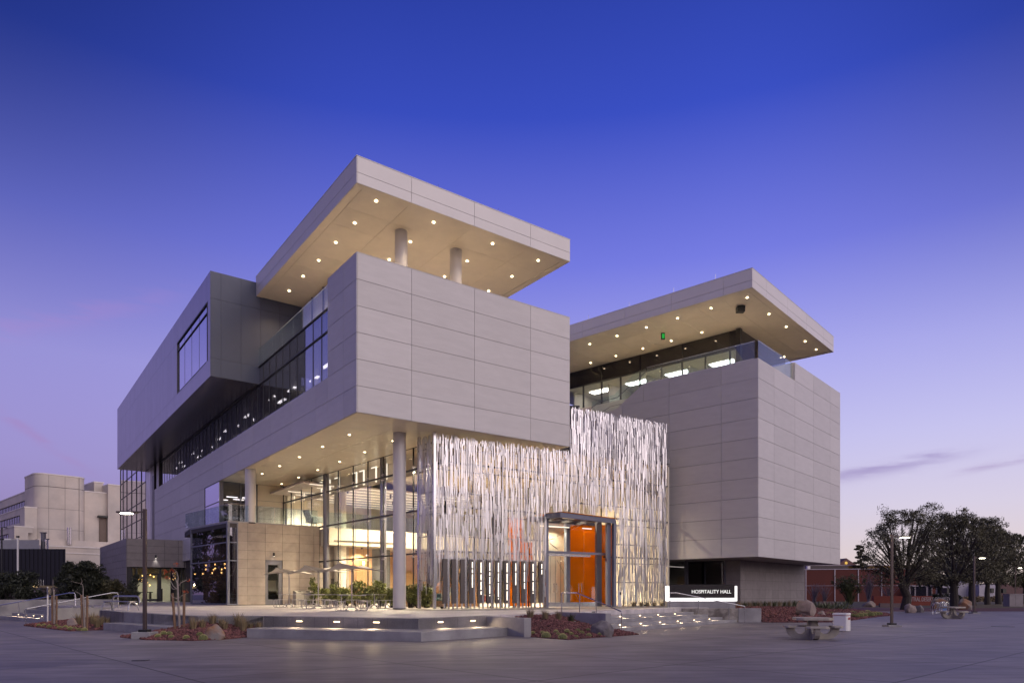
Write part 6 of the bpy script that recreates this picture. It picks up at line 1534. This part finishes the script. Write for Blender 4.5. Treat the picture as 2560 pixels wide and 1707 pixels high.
t = thing('white_building', 'long white single storey building far behind the tree trunks', 'building', (*px(2420, 190), 0)); D = 190; wm = mat('pale_stucco', (.42, .40, .46), .7)
MB().box(px(2336, D)[0], px(2448, D)[0], D, D + 20, 0, zat(1455, D)).build('wall', wm, t); MB().box(px(2448, D - 4)[0], px(2502, D - 4)[0], D - 4, D + 20, 0, zat(1461, D)).build('wall', wm, t)
gx = px(2410, D)[0], px(2434, D)[0], px(2458, D)[0]; mb = MB(); z_ = zat(1455, D)
mb.add([(gx[0], D - .5, z_), (gx[2], D - .5, z_), (gx[1], D - .5, zat(1443, D)), (gx[0], D + 20, z_), (gx[2], D + 20, z_), (gx[1], D + 20, zat(1443, D))], [(0, 1, 2), (5, 4, 3), (0, 2, 5, 3), (1, 4, 5, 2)]); mb.build('roof', wm, t)
MB().box(px(2502, D)[0], px(2570, D)[0], D, D + 20, 0, zat(1457, D)).build('wall', mat('brick_red_wall', (.13, .075, .075), .8), t)
for s0, s1, y0_, y1_ in ((2343, 2348, 1469, 1482), (2361, 2370, 1469, 1482), (2439, 2449, 1470, 1481), (2451, 2458, 1470, 1481), (2480, 2488, 1471, 1482)):
    MB().box(px(s0, D)[0], px(s1, D)[0], D - 4.3, D - .05, zat(y1_, D), zat(y0_, D)).build('window', M['black'], t)
# low red sign wall
D = 100; t = thing('sign_wall', 'low dark red wall with pale block letters under the nearest right tree', 'sign', (*px(2258, D), 0))
MB().box(px(2184, D)[0], px(2331, D)[0], D, D + .5, 0, zat(1489, D)).build('wall', mat('brick_red_sign', (.20, .035, .025), .7), t, bevel=.02)
text_mesh('letters', 'CENTRAL DESERT COMPLEX', trim, .82, (px(2262, D)[0], D - .02, zat(1502, D)), 0, t, .02, .62)
for i, (a, b, c_, d_, DD, lab) in enumerate([(2048, 2092, 1503, 1524, 66, 'low purple brown retaining wall, left and farther one behind the agaves'), (2096, 2127, 1511, 1531, 61, 'low purple brown retaining wall, right one behind the litter bin'), (2200, 2262, 1507, 1513, 88, 'long low kerb wall before the red sign wall')]):
    tag(MB().box(px(a, DD)[0], px(b, DD)[0], DD, DD + .3, 0, zat(c_, DD)).build('garden_wall', mat('mauve_block', (.15, .105, .115), .8)), lab, 'wall')
# ---- left: pale concrete building
wc = mat('aged_precast', (.60, .53, .47), .75, var=.12, scale=.35, bump=.1, bscale=3, col2=(.54, .49, .45)); wcap = mat('white_coping', (.72, .67, .64), .6)
K = Fr((-74.5, 110), (.686, .728), (-.728, .686))
t = thing('concrete_building', 'large pale precast building with a rounded stair tower and ribbon windows', 'building', (-74.5, 110, 0))
def rrect(w, d, r, n=8, e=0):
    P_ = []
    for cx_, cy_, a0 in ((r, r, math.pi), (w - r, r, 1.5 * math.pi), (w - r, d - r, 0), (r, d - r, .5 * math.pi)):
        for i in range(n + 1): a = a0 + i / n * math.pi / 2; P_.append(K.p(cx_ + (r - e) * math.cos(a), cy_ + (r - e) * math.sin(a)))
    return P_
P_ = rrect(7.1, 8, 1.5)
for z0_, z1_ in ((0, 8.6), (8.64, 11.88), (11.92, 15.18), (15.22, 18.58), (18.66, 20.5)): MB().prism(P_, z0_, z1_).build('stair_tower', wc, t, smooth='auto')
MB().prism(rrect(7.1, 8, 1.5, 8, .05), .1, 20.4).build('tower_core', M['core'], t)
MB().prism(rrect(7.1, 8, 1.5, 8, -.07), 20.5, 20.68).build('coping', wcap, t)
for a in (1.75, 4.0, 6.0): MB().fbox(K, a, a + .05, -.012, .1, 8.7, 20.45).build('wall_seam', mat('seam', (.22, .19, .18), .8), t)
def bx_(name, a0, a1, b0, b1, z0, z1, m=None): return MB().fbox(K, a0, a1, b0, b1, z0, z1).build(name, m or wc, t)
def ribbon(a, b0, b1, z0, z1):
    MB().fbox(K, a - .03, a + .3, b0, b1, z0, z1).build('ribbon_window', M['glass_dark'], t)
    mb = MB()
    for b in frange(b0, b1, 1.15): mb.fbox(K, a - .08, a - .02, b, b + .1, z0, z1)
    mb.build('window_mullion', M['black'], t)
    mb = MB(); rr = random.Random(int(a * 10))
    for b in frange(b0, b1 - 1, 1.15):
        if rr.random() < .7: mb.fbox(K, a + .32, a + .36, b + .15, b + 1.05, z0 + .1, z1)
    mb.build('window_blind', mat('brown_blind', (.16, .12, .09), .8), t)
bx_('wall', .5, 20, 2, 60, 17.15, 18.45); bx_('coping', .42, 20, 2, 60, 18.45, 18.62, wcap); bx_('wall', 1.4, 20, 2, 60, 0, 17.15, M['core']); ribbon(.75, 2, 60, 15.95, 17.15)
bx_('wall', -1.3, 1.2, .6, 60, 14.15, 15.1); bx_('coping', -1.38, 1.3, .55, 60, 15.1, 15.26, wcap); bx_('wall', -1.3, .5, .6, 3.6, 0, 14.15); ribbon(-1.05, 3.6, 60, 12.9, 14.15); bx_('wall', -.5, .9, 3.5, 60, 0, 14.1, M['core'])
bx_('wall', .5, 1.2, 2, 60, 15.2, 15.95)
bx_('wall', -2.8, -.4, -.2, 60, 11.1, 11.95); bx_('coping', -2.88, -.3, -.25, 60, 11.95, 12.1, wcap); bx_('wall', -2.8, -1, -.2, 3.6, 0, 11.1); ribbon(-2.55, 3.6, 60, 10.0, 11.1); bx_('wall', -2.8, -1.3, 3.6, 60, 8.5, 10); bx_('wall', -1.3, -.6, 3.5, 60, 12.1, 12.9)
bx_('wall', 7.1, 10.4, 1.2, 14, 0, 18.5); bx_('coping', 7.1, 10.4, 1.12, 14, 18.5, 18.68, wcap)
bx_('wall', 10.4, 30, .4, 20, 0, 19.9); bx_('coping', 10.4, 30, .32, 20, 19.9, 20.08, wcap)
bx_('wall', 9.2, 10.6, 3.5, 14, 18.6, 20.5); bx_('coping', 9.1, 10.7, 3.4, 14, 20.5, 20.7, wcap)
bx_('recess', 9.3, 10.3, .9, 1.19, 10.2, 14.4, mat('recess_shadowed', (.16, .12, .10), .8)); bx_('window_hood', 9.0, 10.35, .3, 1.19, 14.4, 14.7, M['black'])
bx_('wall', .0, 30, -1.2, .35, 9.2, 10.2); bx_('wall', .0, 30, -.8, .3, 8.9, 9.2, M['core']); bx_('wall', .0, 30, -5, -1, 0, 8.85); bx_('coping', .0, 30, -5.1, -1, 8.85, 9.05, wcap); bx_('coping', .0, 30, -5.1, -4.9, 7.9, 8.05, wcap)
p = K.p(4.2, -1.6); MB().tube([(p[0], p[1], 9.5), (p[0], p[1], 12.2)], .33, 14).build('vent_pipe', M['steel'], t)
# ---- left: black metal clad building
D = 70; bm_ = mat('black_ribbed_metal', (.016, .016, .022), .45, metal=.2)
t = thing('black_building', 'low black ribbed metal building with roof machinery at the left edge', 'building', (*px(60, D), 0))
xa, xb = px(-160, D)[0], px(162, D)[0]; zt = zat(1371.5, D)
xr = px(160, D + 16)[0]; MB().prism([(xa, D), (xb, D), (xr, D + 16), (xa, D + 16)], 2.5, zt).build('wall', bm_, t)
mb = MB()
for x in frange(xa, xb, .42): mb.box(x, x + .07, D - .05, D, 2.5, zt)
mb.build('wall_rib', bm_, t)
MB().prism([(xa, D + .6), (xb, D + .6), (xr, D + 15.9), (xa, D + 15.9)], 0, 2.5).build('base_wall', mat('mauve_base', (.11, .085, .095), .8), t)
MB().prism([(xa, D + 2), (px(98, D + 2)[0], D + 2), (px(97, D + 12)[0], D + 12), (xa, D + 12)], zt, zat(1349, D + 2)).build('roof_screen', mat('roof_grey', (.30, .30, .34), .5), t)
for s_, w in ((12, 1.0), (27, 1.2)):
    x = px(s_, D + 3)[0]; MB().box(x - w / 2, x + w / 2, D + 2.2, D + 3.4, zat(1352, D + 2), zat(1345, D + 2)).build('air_unit', M['white'], t); 
for s_, y0_, r in ((108.5, 1332, .22), (116, 1348, .18)):
    x = px(s_, D + 3)[0]; MB().tube([(x, D + 3, zt), (x, D + 3, zat(y0_, D + 3))], r, 12).build('chimney', M['steel'] if r < .2 else M['frame'], t); MB().tube([(x, D + 3, zat(y0_, D + 3)), (x, D + 3, zat(y0_ - 2, D + 3))], r * 1.5, 12).build('chimney_cap', M['frame'], t)
D = 62; t = thing('entrance_canopy', 'small lit beige entrance canopy with upright rods before the black building', 'canopy', (*px(97, D), 0))
MB().box(px(76, D)[0], px(118, D)[0], D - 1.2, D + 6, zat(1468, D), zat(1463, D)).build('canopy_roof', mat('beige_fascia', (.40, .32, .2), .6), t)
for s_ in (91, 97, 102.5, 108.5): x = px(s_, D)[0]; MB().tube([(x, D, zat(1463, D)), (x, D, zat(1448.5, D))], .03, 6).build('rod', M['steel'], t)
MB().box(px(87, D + 3)[0], px(102, D + 3)[0], D + 2.8, D + 3, 0, zat(1472, D)).build('door_panel', mat('mauve_door', (.22, .17, .20), .6), t)
MB().box(px(115, D)[0], px(118, D)[0], D - 1, D - .7, 0, zat(1468, D)).build('post', M['frame'], t)
point('canopy_lamp', (px(100, D)[0], D - 1.4, zat(1458, D)), 20, (1, .8, .45), t)
rr = random.Random(2); rd = MB(); xs = frange(-260, 260, 6.5); hs = [13 + 4 * mnoise.noise(Vector((x * .03, 0, 0))) + rr.uniform(-1.2, 1.2) for x in xs]  # unseen ridge added behind the viewer to darken what the slats reflect
n = len(xs); rd.add([(x, -62 + 10 * math.sin(x * .02), 0) for x in xs] + [(x, -66 + 10 * math.sin(x * .02), h) for x, h in zip(xs, hs)] + [(x, -90, 0) for x in xs], [(i, i + 1, n + i + 1, n + i) for i in range(n - 1)] + [(n + i, n + i + 1, 2 * n + i + 1, 2 * n + i) for i in range(n - 1)])
struct(rd.build('backdrop_ridge', mat('added_dark_ridge', (.035, .035, .025), .9, var=.4, scale=.5)))
ys = frange(-75, 44, 5.5); hs = [15.5 + 3 * mnoise.noise(Vector((y * .04, 5, 0))) + rr.uniform(-1.0, 1.0) for y in ys]  # second unseen ridge, added off to the right to darken low slat reflections
n = len(ys); rd = MB().add([(96 + 6 * math.sin(y * .05), y, 0) for y in ys] + [(99 + 6 * math.sin(y * .05), y, h) for y, h in zip(ys, hs)] + [(125, y, 0) for y in ys], [(i, i + 1, n + i + 1, n + i) for i in range(n - 1)] + [(n + i, n + i + 1, 2 * n + i + 1, 2 * n + i) for i in range(n - 1)])
struct(rd.build('backdrop_ridge', bpy.data.materials['added_dark_ridge']))
# dark planted hill line closing the horizon far away
struct(MB().prism([(-1200, 900), (-300, 620), (200, 700), (1200, 900), (1200, 950), (-1200, 950)], 0, 4).build('backdrop_ridge', mat('far_ground', (.05, .045, .05), .9)))

# labels: where copies share a label, say which one by its place in the row
ORD = ['leftmost', 'second', 'third', 'fourth', 'fifth', 'sixth', 'seventh', 'eighth', 'ninth', 'tenth', 'eleventh', 'twelfth', 'thirteenth', 'fourteenth', 'fifteenth', 'sixteenth', 'seventeenth', 'eighteenth']
bypair = {}
for o in bpy.data.objects:
    if o.parent is None and o.get('label') and o.get('group') and o.get('kind') is None: bypair.setdefault((o['group'], o['label']), []).append(o)
for (g_, lab), os_ in bypair.items():
    if len(os_) < 2: continue
    def ix(o):
        if o.type == 'MESH' and o.location.length < 1e-6: c = o.data.vertices[0].co
        else: c = o.location
        return c.x / max(c.y, .1)
    os_.sort(key=ix)
    for i, o in enumerate(os_):
        o['label'] = ('leftmost ' + lab) if i == 0 else (ORD[i] + ' from the left, ' + lab)
